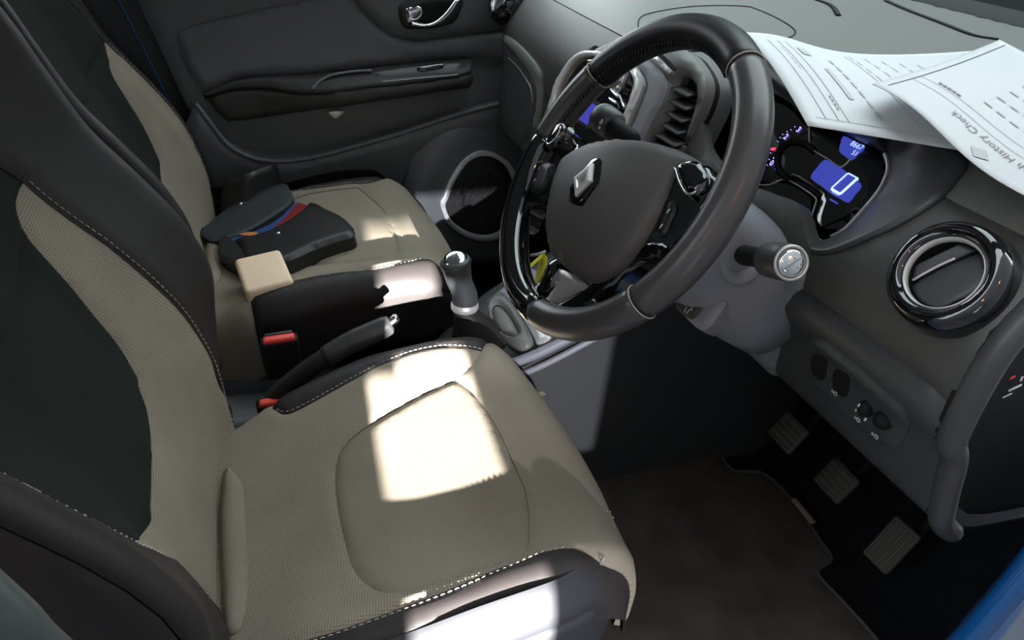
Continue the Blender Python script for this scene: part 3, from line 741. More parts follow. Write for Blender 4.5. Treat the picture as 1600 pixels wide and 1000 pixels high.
# ================================================================== dashboard
DPROF = cr([(1.24, .893), (1.12, .890), (.95, .876), (.80, .856), (.70, .834), (.63, .800), (.596, .760), (.585, .715), (.592, .632), (.612, .60), (.635, .54), (.66, .49), (.72, .455), (.85, .44)], 10)
_dp = np.array(DPROF); _dd = np.concatenate([[0], np.cumsum(np.linalg.norm(np.diff(_dp, axis=0), axis=1))]); DL = float(_dd[-1])
def dash_f(s_, y):
    s_ = np.asarray(s_, float); y = np.asarray(y, float)
    x = np.interp(s_, _dd, _dp[:, 0]); z = np.interp(s_, _dd, _dp[:, 1])
    x = x - .012*np.cos(np.clip(y/.7, -1, 1)*math.pi/2)*np.clip((s_-.3)/.2, 0, 1)
    k = np.clip(y/.22, 0, 1)*np.clip((.72-z)/.05, 0, 1)*np.clip((z-.455)/.04, 0, 1)
    x = x-(x-.585)*k
    return np.stack([x, y, z], -1)
DA = Surf(dash_f, 0, DL, -.70, .70, -1, 120)
def s_of_z(z):   # profile arclength at height z on the driver-facing side
    k = _dp[:, 1].argmax(); m = np.arange(len(_dp)); return float(np.interp(-z, -_dp[:, 1], _dd))
t = DASH = thing('dashboard', 'charcoal grey dashboard with soft top spanning the whole front', 'dashboard', (.7, 0, .44))
HD = lambda pts, k=4, c=False: cr(DA.hits(pts), k, c)
YE = -.69
S1 = s_of_z(.655)
# upper dash moulding and the lower moulding, parted by a shut line
seam_r = [(S1+.06*0, y) for y in np.linspace(YE, .66, 40)]
def rectpoly(s0, s1, y0, y1, n=30):
    return lin([(s0, y0), (s0, y1)], n)+lin([(s0, y1), (s1, y1)], 14)[1:]+lin([(s1, y1), (s1, y0)], n)[1:]+lin([(s1, y0), (s0, y0)], 14)[1:-1]
line_r = DA.hits([(1252, 452), (1300, 487), (1350, 524), (1400, 562), (1450, 603), (1478, 634)])   # shut line by the driver's knee
yl = line_r[0][1]
shut = [(line_r[-1][0], YE)]+line_r[::-1]+[(line_r[0][0]+.0, yl+.06), (S1, .0), (S1+.01, .3), (S1+.01, .632)]
shut = lin(shut, 6)
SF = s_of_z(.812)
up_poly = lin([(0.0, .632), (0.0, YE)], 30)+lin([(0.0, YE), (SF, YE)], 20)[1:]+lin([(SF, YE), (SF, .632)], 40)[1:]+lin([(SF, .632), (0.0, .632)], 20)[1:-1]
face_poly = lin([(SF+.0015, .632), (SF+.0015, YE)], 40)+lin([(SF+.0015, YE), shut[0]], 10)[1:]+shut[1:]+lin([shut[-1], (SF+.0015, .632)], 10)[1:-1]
clus_hole = HD([(1095, 198), (1104, 240), (1136, 280), (1200, 300), (1245, 318), (1252, 360), (1262, 388), (1292, 391), (1315, 385), (1355, 369), (1405, 347), (1450, 321), (1478, 299), (1498, 275), (1508, 252), (1470, 217), (1400, 195), (1320, 170), (1250, 140), (1180, 110), (1130, 120), (1104, 155)], 3, True)
panel('dash_top', DA, up_poly, MT['dash'], t, .018, (.006, .003), thick=.02, holes=[clus_hole])
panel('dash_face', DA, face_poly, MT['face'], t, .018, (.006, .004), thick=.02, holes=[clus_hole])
lo_poly = [(a+.003, b) for a, b in shut]+lin([(shut[-1][0], .632), (DL, .632)], 10)[1:]+lin([(DL, .632), (DL, YE)], 30)[1:]+lin([(DL, YE), shut[0]], 10)[1:-1]
panel('dash_lower', DA, lo_poly, MT['dash2'], t, .018, (.010, .008), thick=.02)
# end face towards the driver's door, with its bevelled edge strip
EP = plane((.9, YE+.002, .632), [1, 0, 0], [0, 0, 1], -.6, .6, -.6, .6)
prof2 = [(x-.9, z-.632) for x, z in DPROF]
panel('dash_end', EP, [(a, b) for a, b in prof2]+lin([prof2[-1], (.34, -.22), prof2[0]], 10)[1:-1], MT['black'], t, .03, None, proud=0, thick=.01)
strip = [q for q in DPROF if q[0] < 1.0 and q[1] > .47]
mesh('edge_strip', *tube([(x+.008, YE-.002, z-.002) for x, z in strip], .013, 12, flat=(1.0, 1)), MT['dash2'], t)

# ---- side air vents: gloss ring, recessed drum, blades
def side_vent(c, ax, nm_parent, mirror=1):
    c = np.array(c, float); ax = np.array(ax, float); ax /= np.linalg.norm(ax)
    v = mesh('air_vent', *lathe([(.0325, -.006), (.0345, .008), (.038, .013), (.044, .0135), (.050, .008), (.0525, -.004), (.054, -.02)], c, ax, 48), MT['gloss'], nm_parent)
    mesh('vent_ring', *lathe([(.0335, .002), (.0345, .0095), (.0333, .0095), (.0322, .002)], c, ax, 48), MT['satin'], v)
    mesh('vent_drum', *lathe([(.0001, -.026), (.025, -.024), (.0322, -.010), (.033, .004)], c, ax, 40), MT['black'], v)
    a = np.cross([0, 0, 1.], ax); a /= np.linalg.norm(a); b = np.cross(ax, a)
    rot = math.radians(62*mirror); a2 = a*math.cos(rot)+b*math.sin(rot); b2 = -a*math.sin(rot)+b*math.cos(rot)
    # front flap (lower half tilted) and upper blade
    for k, (off, hgt, tilt, th) in enumerate(((-.010, .036, .10, .004), (.019, .012, -.5, .003))):
        n2 = ax*math.cos(tilt)+b2*math.sin(tilt); bb = np.cross(n2, a2)
        g = []
        for s in np.linspace(-.5, .5, 7):
            y_ = off+s*hgt; half = math.sqrt(max(.0315**2-y_**2, .0001))
            g.append([c+ax*(-.002 if k == 0 else -.004)+b2*off+bb*s*hgt+a2*half*x_+n2*.004*math.cos(x_*1.4) for x_ in np.linspace(-1, 1, 13)])
        loftgrid('vent_blade', g, MT['dash2'], v, thick=th)
    # thumb grip edge
    mesh('blade_edge', *tube([c+ax*.004+b2*(.0085+.002*math.cos(x_*1.5))+a2*x_*.026 for x_ in np.linspace(-1, .5, 12)], .0012, 8), MT['satin'], v)
    return v
VN = (-.87, -.03, .49)
vc = at(1479, 431, x=.585)
side_vent(vc, VN, DASH)
side_vent((vc[0], -vc[1]+.012, vc[2]+.012), (-.87, .03, .49), DASH, -1)
# ---- passenger airbag lid and other shut lines on the top pad
lid = HD([(997, 38), (1003, 26), (1030, 18), (1090, 10), (1160, 10), (1185, 16), (1220, 32), (1243, 50), (1225, 62), (1180, 70), (1100, 80), (1030, 75), (1003, 55)], 5, True)
def ribbon(nm, S, line, w, m, parent, off=.001, depth=.0015):
    return mesh(nm, *tube([S.p(*q)+S.n(*q)*off for q in line], w, 6, flat=(.4, 1)), m, parent)
mesh('airbag_lid_gap', *tube([DA.p(*q)+DA.n(*q)*.0003 for q in lid], .0013, 6, closed=True), MT['black'], DASH)
# demister slot along the screen and the ribbed slot in the middle of the pad
sl = HD([(1385, 2), (1420, 17), (1470, 36), (1520, 55), (1560, 62)], 5)
mesh('demister_slot', *tube([DA.p(*q)+DA.n(*q)*.001 for q in sl], .006, 8, flat=(.25, 1)), MT['black'], DASH)
sl = HD([(1275, 0), (1293, 6), (1304, 14), (1310, 25)], 5)
mesh('sensor_slot', *tube([DA.p(*q)+DA.n(*q)*.001 for q in sl], .005, 8, flat=(.3, 1)), MT['black'], DASH)
sl = HD([(1425, -4), (1480, 18), (1540, 33), (1600, 48)], 5)
# ---- passenger side: shelf rail and glovebox
rail_o = HD([(792, 55), (806, 64), (826, 83), (845, 108), (852, 130), (852, 165), (846, 200)], 5)
rail_i = HD([(836, 200), (843, 165), (842, 138), (834, 116), (815, 92), (800, 75), (790, 66)], 5)
panel('glovebox_rail', DA, rail_o+rail_i, MT['dash'], DASH, .008, (.006, .004), proud=.010, thick=.012)
gb = HD([(788, 72), (800, 80), (815, 97), (832, 119), (839, 140), (840, 166), (832, 205), (815, 225), (800, 200), (792, 150)], 5, True)
panel('glovebox_lid', DA, gb, MT['dash2'], DASH, .012, (.006, .004), proud=.004, thick=.01)
mesh('glovebox_seam', *tube([DA.p(*q)+DA.n(*q)*.0045 for q in HD([(797, 90), (812, 105), (826, 125), (833, 140), (835, 160)], 5)], .0009, 6), MT['satin'], DASH)

# ================================================================== centre stack with radio and two tall vents
t = STK = thing('centre_stack', 'grey centre stack with tall air vents and chrome framed radio behind the wheel rim', 'centre stack', (.56, 0, .55))
SU_ = np.array([0, -1., 0]); SV_ = np.array([.30, 0, .954]); 
SK = plane((.535, 0, .709), SU_, SV_, -.4, .4, -.4, .3, bump=lambda u, v: -.25*np.clip(np.abs(u)-.10, 0, 1)**1.3)
K = lambda pts, k=4, c=True: cr(SK.hits(pts), k, c)
hs = K([(846, 200), (858, 158), (867, 133), (885, 97), (909, 74), (928, 65), (960, 55), (1010, 55), (1061, 75), (1081, 94), (1093, 116), (1095, 136), (1088, 162), (1072, 196), (1050, 240), (1000, 290), (900, 290), (850, 250)], 4)
ventR = K([(1062, 118), (1072, 119), (1081, 131), (1083, 143), (1079, 165), (1069, 196), (1055, 230), (1013, 223), (1023, 210), (1037, 189), (1049, 159), (1054, 136), (1057, 123)], 3)
ventL = K([(905, 84), (916, 72), (930, 62), (950, 55), (958, 58), (948, 64), (930, 72), (916, 84)], 3)
panel('stack_housing', SK, hs, MT['dash'], t, .010, (.022, .016), proud=.006, thick=.06, holes=[ventR, ventL])
panel('stack_back', SK, hs, MT['black'], t, .03, None, proud=-.03, thick=.01)
# vent louvres
for V_ in (ventR, ventL):
    c0 = np.array(V_); vmin, vmax = c0[:, 1].min(), c0[:, 1].max()
    vt = panel('air_vent', SK, V_, MT['black'], t, .010, None, proud=-.024, thick=.004)
    for i in range(6):
        vv = vmin+(vmax-vmin)*(i+.6)/6.3
        xs_ = np.linspace(c0[:, 0].min(), c0[:, 0].max(), 120); ok = in_poly(xs_, np.full(120, vv), V_); xs_ = xs_[ok]
        if len(xs_) < 3 or V_ is ventL: continue
        a_, b_ = xs_[0]+.001, xs_[-1]-.001
        g = [[SK.p(u, vv-s*.010)+SK.n(u, vv)*(-.018+.022*s) for u in np.linspace(a_, b_, 6)] for s in (0, .5, 1)]
        loftgrid('louvre', g, MT['dash2'], vt, thick=.0025)
    cx = (c0[:, 0].min()+c0[:, 0].max())/2
# grey blade panel, chrome frame, gloss face
blade = K([(991, 213), (1003, 179), (1016, 145), (1018, 131), (1010, 116), (996, 102), (1010, 91), (1025, 99), (1040, 113), (1048, 128), (1049, 138), (1040, 165), (1023, 196), (1011, 222), (1000, 245)], 3)
panel('stack_blade', SK, blade, MT['trim'], t, .007, (.006, .004), proud=.012, thick=.012)
fr_o = K([(975, 240), (988, 210), (1001, 179), (1015, 145), (1017, 132), (1011, 117), (999, 103), (980, 92), (940, 84), (915, 88), (897, 105), (882, 130), (872, 160), (868, 200), (900, 245)], 4)
fr_i = K([(972, 230), (979, 205), (992, 172), (1001, 145), (1003, 131), (996, 114), (986, 106), (965, 97), (938, 92), (918, 96), (904, 110), (890, 134), (880, 162), (876, 198), (900, 235)], 4)
panel('chrome_frame', SK, fr_o, MT['satin'], t, .006, (.004, .003), proud=.019, thick=.014, holes=[fr_i])
rad = panel('radio_face', SK, fr_i, MT['gloss'], t, .008, (.004, .002), proud=.012, thick=.01)
panel('display', SK, cr(SK.hits([(927, 158), (944, 170), (928, 199), (910, 187)]), 1, True)[:4], MT['cscr'], rad, .01, None, proud=.0135, thick=.001)
panel('display_surround', SK, lin(SK.hits([(926, 150), (951, 166), (931, 206), (903, 190), (926, 150)]), 3), MT['black'], rad, .01, None, proud=.0128, thick=.001)
kc = SK.hit(984, 129); kn = mesh('volume_knob', *lathe([(.019, 0), (.019, .012), (.0175, .016), (.0165, .0165)], SK.p(*kc)+SK.n(*kc)*.012, SK.n(*kc), 32), MT['chrome'], rad)
mesh('knob_face', *lathe([(.0001, .0168), (.012, .0168), (.0166, .0160)], SK.p(*kc)+SK.n(*kc)*.012, SK.n(*kc), 32), MT['wheel'], kn)
for pts, m in (([(965, 143), (973, 152), (979, 155)], MT['chrome']), ([(975, 147), (981, 155), (984, 164), (987, 173)], MT['chrome']), ([(963, 158), (970, 163), (975, 165)], MT['chrome'])):
    mesh('radio_button', *tube([SK.p(*q)+SK.n(*q)*.014 for q in K(pts, 4, False)], .0022, 8), m, rad)
for pts in ([(958, 166), (958, 172), (963, 178), (966, 180)], [(975, 165), (978, 170), (977, 174)]):
    mesh('button_mark', *tube([SK.p(*q)+SK.n(*q)*.0135 for q in K(pts, 4, False)], .0006, 6), MT['white'], rad)
panel('trim_bar', SK, K([(1019, 84), (1026, 83), (1042, 98), (1056, 113), (1055, 117), (1051, 117), (1036, 102)], 3), MT['satin'], t, .006, (.003, .003), proud=.014, thick=.01)
panel('trim_slot', SK, K([(1028, 82), (1034, 82), (1052, 98), (1060, 110), (1056, 112), (1042, 97)], 3), MT['black'], t, .006, None, proud=.0075, thick=.002)

# ================================================================== instrument cluster
t = CLU = thing('instrument_cluster', 'gloss black instrument cluster with blue digital speed display under the papers', 'instrument panel', (.70, -.37, .70))
qv = np.array([math.sin(math.radians(35)), 0, math.cos(math.radians(35))])
CL = plane((.678, -.37, .757), [0, -1, 0], qv, -.35, .35, -.3, .3)
C_ = lambda pts, k=4, c=True: cr(CL.hits(pts), k, c)
face = [(1140, 128), (1113, 160), (1105, 198), (1112, 240), (1140, 275), (1180, 292), (1226, 282), (1245, 290), (1273, 308), (1277, 314), (1272, 328), (1266, 352), (1270, 368), (1282, 374), (1298, 370), (1320, 358), (1345, 332), (1372, 300), (1385, 275), (1388, 258), (1383, 240), (1352, 228), (1320, 212), (1265, 190), (1240, 168), (1200, 140), (1170, 126)]
fp = C_(face, 3)
pf = panel('cluster_face', CL, fp, MT['gloss'], t, .012, (.006, .004), thick=.015)
def pathtube(nm, S, px, r, m, parent, off=.002, k=5, closed=False): return mesh(nm, *tube([S.p(*q)+S.n(*q)*off for q in cr(S.hits(px), k, closed)], r, 8, closed=closed), m, parent)
pathtube('bezel_edge', CL, [(1383, 240), (1388, 258), (1385, 276), (1372, 301), (1345, 333), (1320, 359), (1298, 371)], .0024, MT['satin'], t, .001)
pathtube('bezel_edge', CL, [(1140, 128), (1122, 146), (1111, 166), (1105, 198), (1110, 232), (1122, 258)], .0022, MT['chrome'], t, .003)
pathtube('bezel_edge', CL, [(1180, 290), (1204, 289), (1226, 281), (1247, 290), (1272, 307), (1276, 315), (1271, 332), (1266, 352), (1271, 370), (1284, 376)], .0012, MT['satin'], t, .001)
pathtube('dial_divider', CL, [(1265, 196), (1266, 226), (1274, 237), (1294, 249), (1312, 261), (1321, 258), (1332, 247)], .0011, MT['satin'], t, .001)
pathtube('dial_rim', CL, [(1234, 283), (1219, 268), (1215, 248), (1223, 230), (1240, 222), (1258, 226), (1272, 236)], .0045, MT['black'], t, .001)
panel('dial_glass', CL, C_([(1160, 150), (1135, 172), (1130, 205), (1142, 245), (1170, 272), (1205, 278), (1215, 262), (1213, 240), (1228, 220), (1258, 210), (1255, 195), (1225, 165)], 4), MT['gloss'], t, .010, None, proud=.0006, thick=.001)
panel('lower_glass', CL, C_([(1190, 293), (1226, 287), (1262, 305), (1268, 320), (1262, 345), (1225, 325)], 3), MT['gloss'], t, .010, None, proud=.0008, thick=.001)
sp = panel('speed_display', CL, C_([(1289, 250), (1302, 256), (1316, 264), (1333, 277), (1347, 290), (1337, 304), (1326, 317), (1313, 311), (1300, 304), (1282, 290), (1267, 278), (1277, 263)], 2), MT['screen'], t, .01, None, proud=.0012, thick=.001)
tp = panel('trip_display', CL, C_([(1319, 213), (1335, 221), (1352, 231), (1341, 242), (1331, 251), (1320, 244), (1312, 237), (1314, 224)], 2), MT['screen'], t, .01, None, proud=.0012, thick=.001)
def on(S, px, rot=0, off=.0022):
    u0, v0 = S.hit(*px); c, s = math.cos(math.radians(rot)), math.sin(math.radians(rot))
    return lambda x, y: S.p(u0+x*c-y*s, v0+x*s+y*c)+S.n(u0, v0)*off
# seven-segment style 0: a rounded slanted loop
u0, v0 = CL.hit(1320, 288)
loop = [(u0+a+.12*b, v0+b) for a, b in ((-.0075, -.013), (.0075, -.013), (.0085, -.011), (.0085, .011), (.0075, .013), (-.0075, .013), (-.0085, .011), (-.0085, -.011))]
mesh('speed_digit', *tube([CL.p(*q)+CL.n(*q)*.0014 for q in lin(loop+[loop[0]], 3)[:-1]], .0021, 6, closed=True, flat=(1, .4), up=None), MT['digit'], sp)
text('unit_lettering', 'km/h', .0055, on(CL, (1307, 303)), MT['digit'], sp)
text('trip_lettering', '8667', .010, on(CL, (1340, 229)), MT['digit'], tp)
text('trip_lettering', '51', .009, on(CL, (1337, 241)), MT['digit'], tp)
for ch, px, rot, m in (('0', (1207, 256), 0, 'tick'), ('1', (1212, 246), 0, 'tick'), ('2', (1229, 215), 0, 'tick'), ('3', (1249, 204), 0, 'tick')):
    text('dial_number', ch, .011, on(CL, px, rot), MT[m], t, bold=.0003)
for px in ((1200, 259), (1203, 250), (1205, 240), (1216, 222), (1220, 216), (1224, 211), (1237, 204), (1243, 199), (1231, 207)):
    q = CL.p(*CL.hit(*px))+CL.n(0, 0)*.0018; mesh('dial_tick', *rbox(q, [0, -1, 0], qv, CL.n(0, 0), .0022, .0010, .0006, .0003, 1), MT['tick'], t)
q = CL.p(*CL.hit(1209, 234))+CL.n(0, 0)*.002; mesh('warning_lamp', *rbox(q, [0, -1, .3], qv, CL.n(0, 0), .0085, .004, .001, .0005, 2), MT['redl'], t)
q = CL.p(*CL.hit(1216, 263))+CL.n(0, 0)*.002; mesh('indicator_lamp', *lathe([(.0001, .001), (.003, .0008), (.004, 0)], q, CL.n(0, 0), 14), MT['bluel'], t)
q = CL.p(*CL.hit(1304, 316))+CL.n(0, 0)*.002; mesh('eco_lamp', *rbox(q, [0, -1, 0], qv, CL.n(0, 0), .014, .0022, .0008, .0003, 2), MT['screen'], t)
# binnacle: sloping wing on the right, hood above
def strip3(nm, A_, B_, m, parent, bul=(0, 0, 0), n=30, k=9, thick=0):
    def rs(L):
        L = np.array(L); d = np.concatenate([[0], np.cumsum(np.linalg.norm(np.diff(L, axis=0), axis=1))]); s = np.linspace(0, d[-1], n)
        return np.stack([np.interp(s, d, L[:, i]) for i in range(3)], 1)
    a, b = rs(A_), rs(B_); bul = np.array(bul)
    return loftgrid(nm, [a*(1-s)+b*s+bul*math.sin(math.pi*s) for s in np.linspace(0, 1, k)], m, parent, thick=thick)
wi = [CL.p(*q)+CL.n(*q)*.001 for q in C_([(1340, 222), (1383, 238), (1389, 258), (1386, 277), (1373, 302), (1346, 334), (1321, 360), (1299, 373), (1283, 377), (1270, 372)], 4, False)]
wo = [DA.p(*q)+DA.n(*q)*.002 for q in HD([(1470, 215), (1510, 252), (1498, 276), (1478, 300), (1450, 322), (1405, 348), (1355, 370), (1315, 386), (1292, 392), (1268, 390)], 4)]
strip3('binnacle_wing', wi, wo, MT['dash2'], t, (-.006, 0, .006), 40, 10, -.006)
ct = [CL.p(*q) for q in C_([(1120, 150), (1140, 127), (1170, 124), (1200, 138), (1240, 166), (1265, 188), (1320, 210), (1352, 226), (1385, 240)], 4, False)]
lip = [p+np.array([-.030, 0, .030]) for p in ct]
bk_ = [np.array([max(p[0]+.10, .80), p[1], .850]) for p in ct]
strip3('binnacle_hood', ct, lip, MT['dash2'], t, (-.004, 0, -.002), 40, 6, .004)
strip3('binnacle_hood', lip, bk_, MT['dash'], t, (-.004, 0, .022), 40, 10, .004)

# ================================================================== steering wheel
WT = math.radians(30.4); WC = np.array([.377, -.362, .769]); WU = np.array([math.sin(WT), 0, math.cos(WT)]); WR = np.array([0, -1., 0]); WN = np.array([-math.cos(WT), 0, math.sin(WT)])
t = WH = thing('steering_wheel', 'black leather steering wheel with gloss black spokes and diamond emblem', 'steering wheel', tuple(WC-WN*.1))
def rim_pt(a, R, h=0.): return WC+R*(math.sin(a)*WR+math.cos(a)*WU)+WN*h
def rim_seg(nm, a0, a1, m, r=.0185, n=44, rr=1., cap=True):
    A_ = np.radians(np.linspace(a0, a1, n)); V = []; F = []; k = 18
    for i, a in enumerate(A_):
        er = 1-.10*max(0, 1-min(i, n-1-i)/1.2)
        rad = math.sin(a)*WR+math.cos(a)*WU
        for j in range(k):
            b = 2*math.pi*j/k; V.append(WC+rad*(.1725+r*er*rr*math.cos(b)*.98)+WN*r*er*math.sin(b)*1.06)
    for i in range(n-1):
        for j in range(k): F.append((i*k+j, i*k+(j+1) % k, (i+1)*k+(j+1) % k, (i+1)*k+j))
    if cap: F += [tuple(range(k))[::-1], tuple(range((n-1)*k, n*k))]
    return mesh(nm, V, F, m, t)
top = rim_seg('rim_grip_top', -62.3, 24.4, MT['wheel2'], .0187, 60)
rim_seg('rim_grip', -97, -63, MT['wheel'], .0185)
rim_seg('rim_grip', 25, 114.5, MT['wheel'], .0185, 60)
rim_seg('rim_grip', 115.2, 168, MT['wheel'], .0185)
rim_seg('rim_gloss', 168.4, 262.6, MT['gloss'], .0182, 60)
for a in (-62.6, 24.7, 114.8):
    ar = math.radians(a); rad = math.sin(ar)*WR+math.cos(ar)*WU
    mesh('rim_seam', *tube([WC+rad*(.1725+.0180*math.cos(b))+WN*.0195*math.sin(b) for b in np.linspace(0, 2*math.pi, 25)[:-1]], .0008, 6, closed=True), MT['thread'], t)
# baseball stitching inside the upper rim
mb = MB()
for a in np.radians(np.arange(-96, 24, 1.9)):
    rad = math.sin(a)*WR+math.cos(a)*WU; tg = math.cos(a)*WR-math.sin(a)*WU
    c = WC+rad*.1548+WN*.0065
    mb.add(*tube([c-tg*.0022-WN*.004, c-rad*.0015, c+tg*.0022+WN*.004], .0011, 6))
mb.build('rim_stitching', MT['wheel2'], t, kind='stuff')
def hub_f(u, v):
    u = np.asarray(u, float); v = np.asarray(v, float)
    q = (u/.125)**2+((v+.03)/.115)**2
    h = .030-.030*q
    return WC+np.outer(u, WR)+np.outer(v, WU)+np.outer(h, WN)
HS = Surf(hub_f, -.18, .18, -.17, .14, 1, 80)
h7 = lambda L: [(750+a/2.632, 180+b/2.632) for a, b in L]
cover = h7([(345, 180), (400, 140), (470, 110), (560, 95), (650, 97), (740, 115), (820, 140), (880, 170), (915, 195), (905, 214), (850, 232), (822, 255), (800, 290), (770, 350), (730, 430), (680, 520), (620, 600), (560, 655), (500, 688), (450, 692), (400, 668), (340, 622), (293, 575), (276, 500), (275, 420), (290, 330), (315, 240)])
panel('airbag_cover', HS, cr(HS.hits(cover), 4, True), MT['hub'], t, .008, (.014, .009), proud=.006, thick=.045)
def sp_f(u, v):
    u = np.asarray(u, float); v = np.asarray(v, float); r_ = np.sqrt(u*u+v*v)
    h = -.004+.006*np.clip((.15-r_)/.06, 0, 1)
    return WC+np.outer(u, WR)+np.outer(v, WU)+np.outer(h, WN)
SPK = Surf(sp_f, -.2, .2, -.2, .2, 1, 80)
W_ = lambda pts, k=4, c=True: cr(SPK.hits(pts), k, c)
hole = W_([(925, 474), (951, 452), (973, 431), (999, 411), (1021, 404), (1034, 408), (1026, 424), (1005, 444), (975, 462), (945, 474)], 3)
panel('spoke', SPK, W_([(1060, 262), (1098, 254), (1116, 272), (1120, 292), (1105, 332), (1080, 374), (1050, 412), (1015, 443), (975, 472), (920, 494), (870, 503), (845, 503), (847, 490), (860, 478), (883, 464), (905, 452), (922, 440), (950, 422), (980, 395), (1005, 360), (1025, 325), (1042, 290)], 4), MT['gloss'], t, .007, (.012, .008), proud=.004, thick=.022, holes=[hole])
panel('spoke', SPK, W_([(838, 206), (848, 194), (862, 192), (880, 196), (902, 215), (920, 235), (905, 262), (890, 290), (875, 320), (866, 345), (852, 336), (838, 325), (826, 328), (817, 350), (804, 350), (808, 305), (820, 255)], 4), MT['gloss'], t, .007, (.012, .008), proud=.004, thick=.022)
panel('spoke', SPK, W_([(862, 402), (872, 410), (870, 430), (864, 447), (849, 464), (833, 478), (822, 484), (808, 468), (800, 440), (812, 440), (828, 448), (836, 447), (848, 430), (856, 412)], 4), MT['gloss'], t, .006, (.010, .008), proud=.005, thick=.022)
panel('spoke_insert', SPK, W_([(870, 418), (915, 444), (904, 454), (883, 466), (859, 481), (848, 490), (839, 502), (824, 486), (832, 478), (848, 466), (863, 450), (869, 436)], 3), MT['satin'], t, .006, (.004, .003), proud=.001, thick=.015)
# spoke buttons
bt = panel('spoke_paddle', SPK, W_([(1064, 268), (1080, 260), (1098, 260), (1110, 276), (1110, 296), (1102, 308), (1090, 313), (1080, 309), (1071, 292)], 3), MT['gloss'], t, .005, (.007, .005), proud=.014, thick=.012)
pathtube('paddle_edge', SPK, [(1065, 270), (1072, 292), (1081, 308), (1090, 312), (1099, 308)], .0013, MT['chrome'], bt, .0125)
bt = panel('cruise_buttons', SPK, W_([(1046, 330), (1052, 318), (1060, 320), (1062, 332), (1054, 350), (1046, 368), (1038, 372), (1034, 362), (1040, 346)], 3), MT['wheel2'], t, .004, (.004, .002), proud=.008, thick=.006)
for px in ((1052, 335), (1041, 358)):
    q = SPK.hit(*px); mesh('button_mark', *rbox(SPK.p(*q)+SPK.n(*q)*.0085, WR, WU, WN, .002, .005, .0008, .0004, 1), MT['white'], bt)
bt = panel('audio_buttons', SPK, W_([(829, 288), (833, 270), (841, 261), (857, 257), (868, 262), (862, 288), (852, 305), (836, 302)], 3), MT['wheel2'], t, .005, (.005, .003), proud=.010, thick=.008)
pathtube('button_edge', SPK, [(829, 292), (833, 270), (841, 261), (857, 257)], .0007, MT['satin'], bt, .009)
for px in ((853, 269), (846, 287)):
    q = SPK.hit(*px); mesh('button_mark', *rbox(SPK.p(*q)+SPK.n(*q)*.0108, WR, WU, WN, .002, .004, .0008, .0004, 1), MT['white'], bt)
q = SPK.hit(884, 222); bt = mesh('thumb_dial', *lathe([(.0001, .010), (.010, .010), (.014, .008), (.016, .0), (.016, -.01)], SPK.p(*q)+WN*.012, WN, 24, e=(.8, 1.2)), MT['gloss'], t)
mesh('dial_ring', *tube([SPK.p(*q)+WN*.021+.0115*(.8*math.cos(b)*WR+1.2*math.sin(b)*WU) for b in np.linspace(-2.4, 1.2, 20)], .0011, 6), MT['chrome'], bt)
# diamond emblem in its black hexagonal seat
hexp = [(943, 249), (948, 256), (944, 289), (917, 326), (906, 326), (895, 319), (896, 296), (926, 256)]
hq = HS.hits(hexp); hc = np.mean(hq, axis=0)
em = panel('emblem_seat', HS, lin([*hq, hq[0]], 3)[:-1], MT['gloss'], t, .006, (.003, .002), proud=.0075, thick=.003)
dq = np.array(HS.hits([(937, 262), (935, 290), (909, 314), (905, 285)])); dc = dq.mean(0)
tip_t, rt_, tip_b, lf = [np.array(HS.hit(*p)) for p in ((936, 261), (934, 289), (909, 313), (906, 285))]
def dia(s, k): return [HS.p(*(dc+(q-dc)*s))+WN*k for q in (tip_t, rt_, tip_b, lf)]
R_ = [dia(1.0, .0075), dia(1.0, .010), dia(.80, .0125), dia(.58, .0125), dia(.48, .0105), dia(.36, .0105), dia(.34, .0085), dia(.30, .0085)]
V, F = rings(R_, cap=False); F.append(tuple(range(len(V)-4, len(V))))
mesh('diamond_emblem', V, F, MT['satin'], em, smooth=False)
for s in ('airbag_mark',):
    f0 = on(HS, (884, 400), -8, .0068)
    text(s, 'SRS', .007, f0, MT['ink'], t)
    f1 = on(HS, (885, 409), -8, .0068); text(s, 'AIRBAG', .004, f1, MT['ink'], t)

# ================================================================== steering column, stalks
t = thing('steering_column', 'grey plastic steering column cover below and behind the wheel', 'steering column', tuple(WC-WN*.2))
def col_ring(d, hw, hu, hd, n=28):
    c = WC-WN*d; out = []
    for k in range(n):
        a = 2*math.pi*k/n; ca, sa = math.cos(a), math.sin(a)
        x = hw*np.sign(ca)*abs(ca)**.6; y = (hu if sa > 0 else hd)*np.sign(sa)*abs(sa)**.6
        out.append(c+WR*x+WU*y)
    return out
mesh('column_shroud', *rings([col_ring(.045, .052, .045, .05), col_ring(.052, .062, .052, .06), col_ring(.10, .075, .060, .075), col_ring(.18, .088, .062, .090), col_ring(.26, .095, .055, .10), col_ring(.30, .095, .05, .10)]), MT['trim'], t)
mesh('wheel_boss', *lathe([(.038, -.02), (.042, .0), (.042, .05)], WC-WN*.055, WN, 28), MT['black'], t)
def stalk(label, base, tip_, r0, r1, endm, nm='stalk_lever', marks=()):
    base = np.array(base); tip_ = np.array(tip_); ax = tip_-base; L = np.linalg.norm(ax); ax /= L
    s = thing(nm, label, 'stalk', tuple(base))
    mesh('stalk_arm', *lathe([(r0*.8, 0), (r0, L*.08), (r0*.92, L*.45), (r0*1.05, L*.52), (r0*1.05, L*.56)], base, ax, 24, cap=True), MT['black'], s)
    mesh('stalk_barrel', *lathe([(r0*1.05, L*.56), (r1, L*.62), (r1*1.02, L*.9), (r1*.96, L*.97), (r1*.80, L)], base, ax, 28, cap=True), MT['dash2'], s)
    return s, base, ax, L
b0 = at(1158, 398, y=-.440); b1 = at(1237, 411, y=-.545)
s, b, ax, L = stalk('black light stalk with silver tip on the right of the column', b0, b1, .0115, .0185, None)
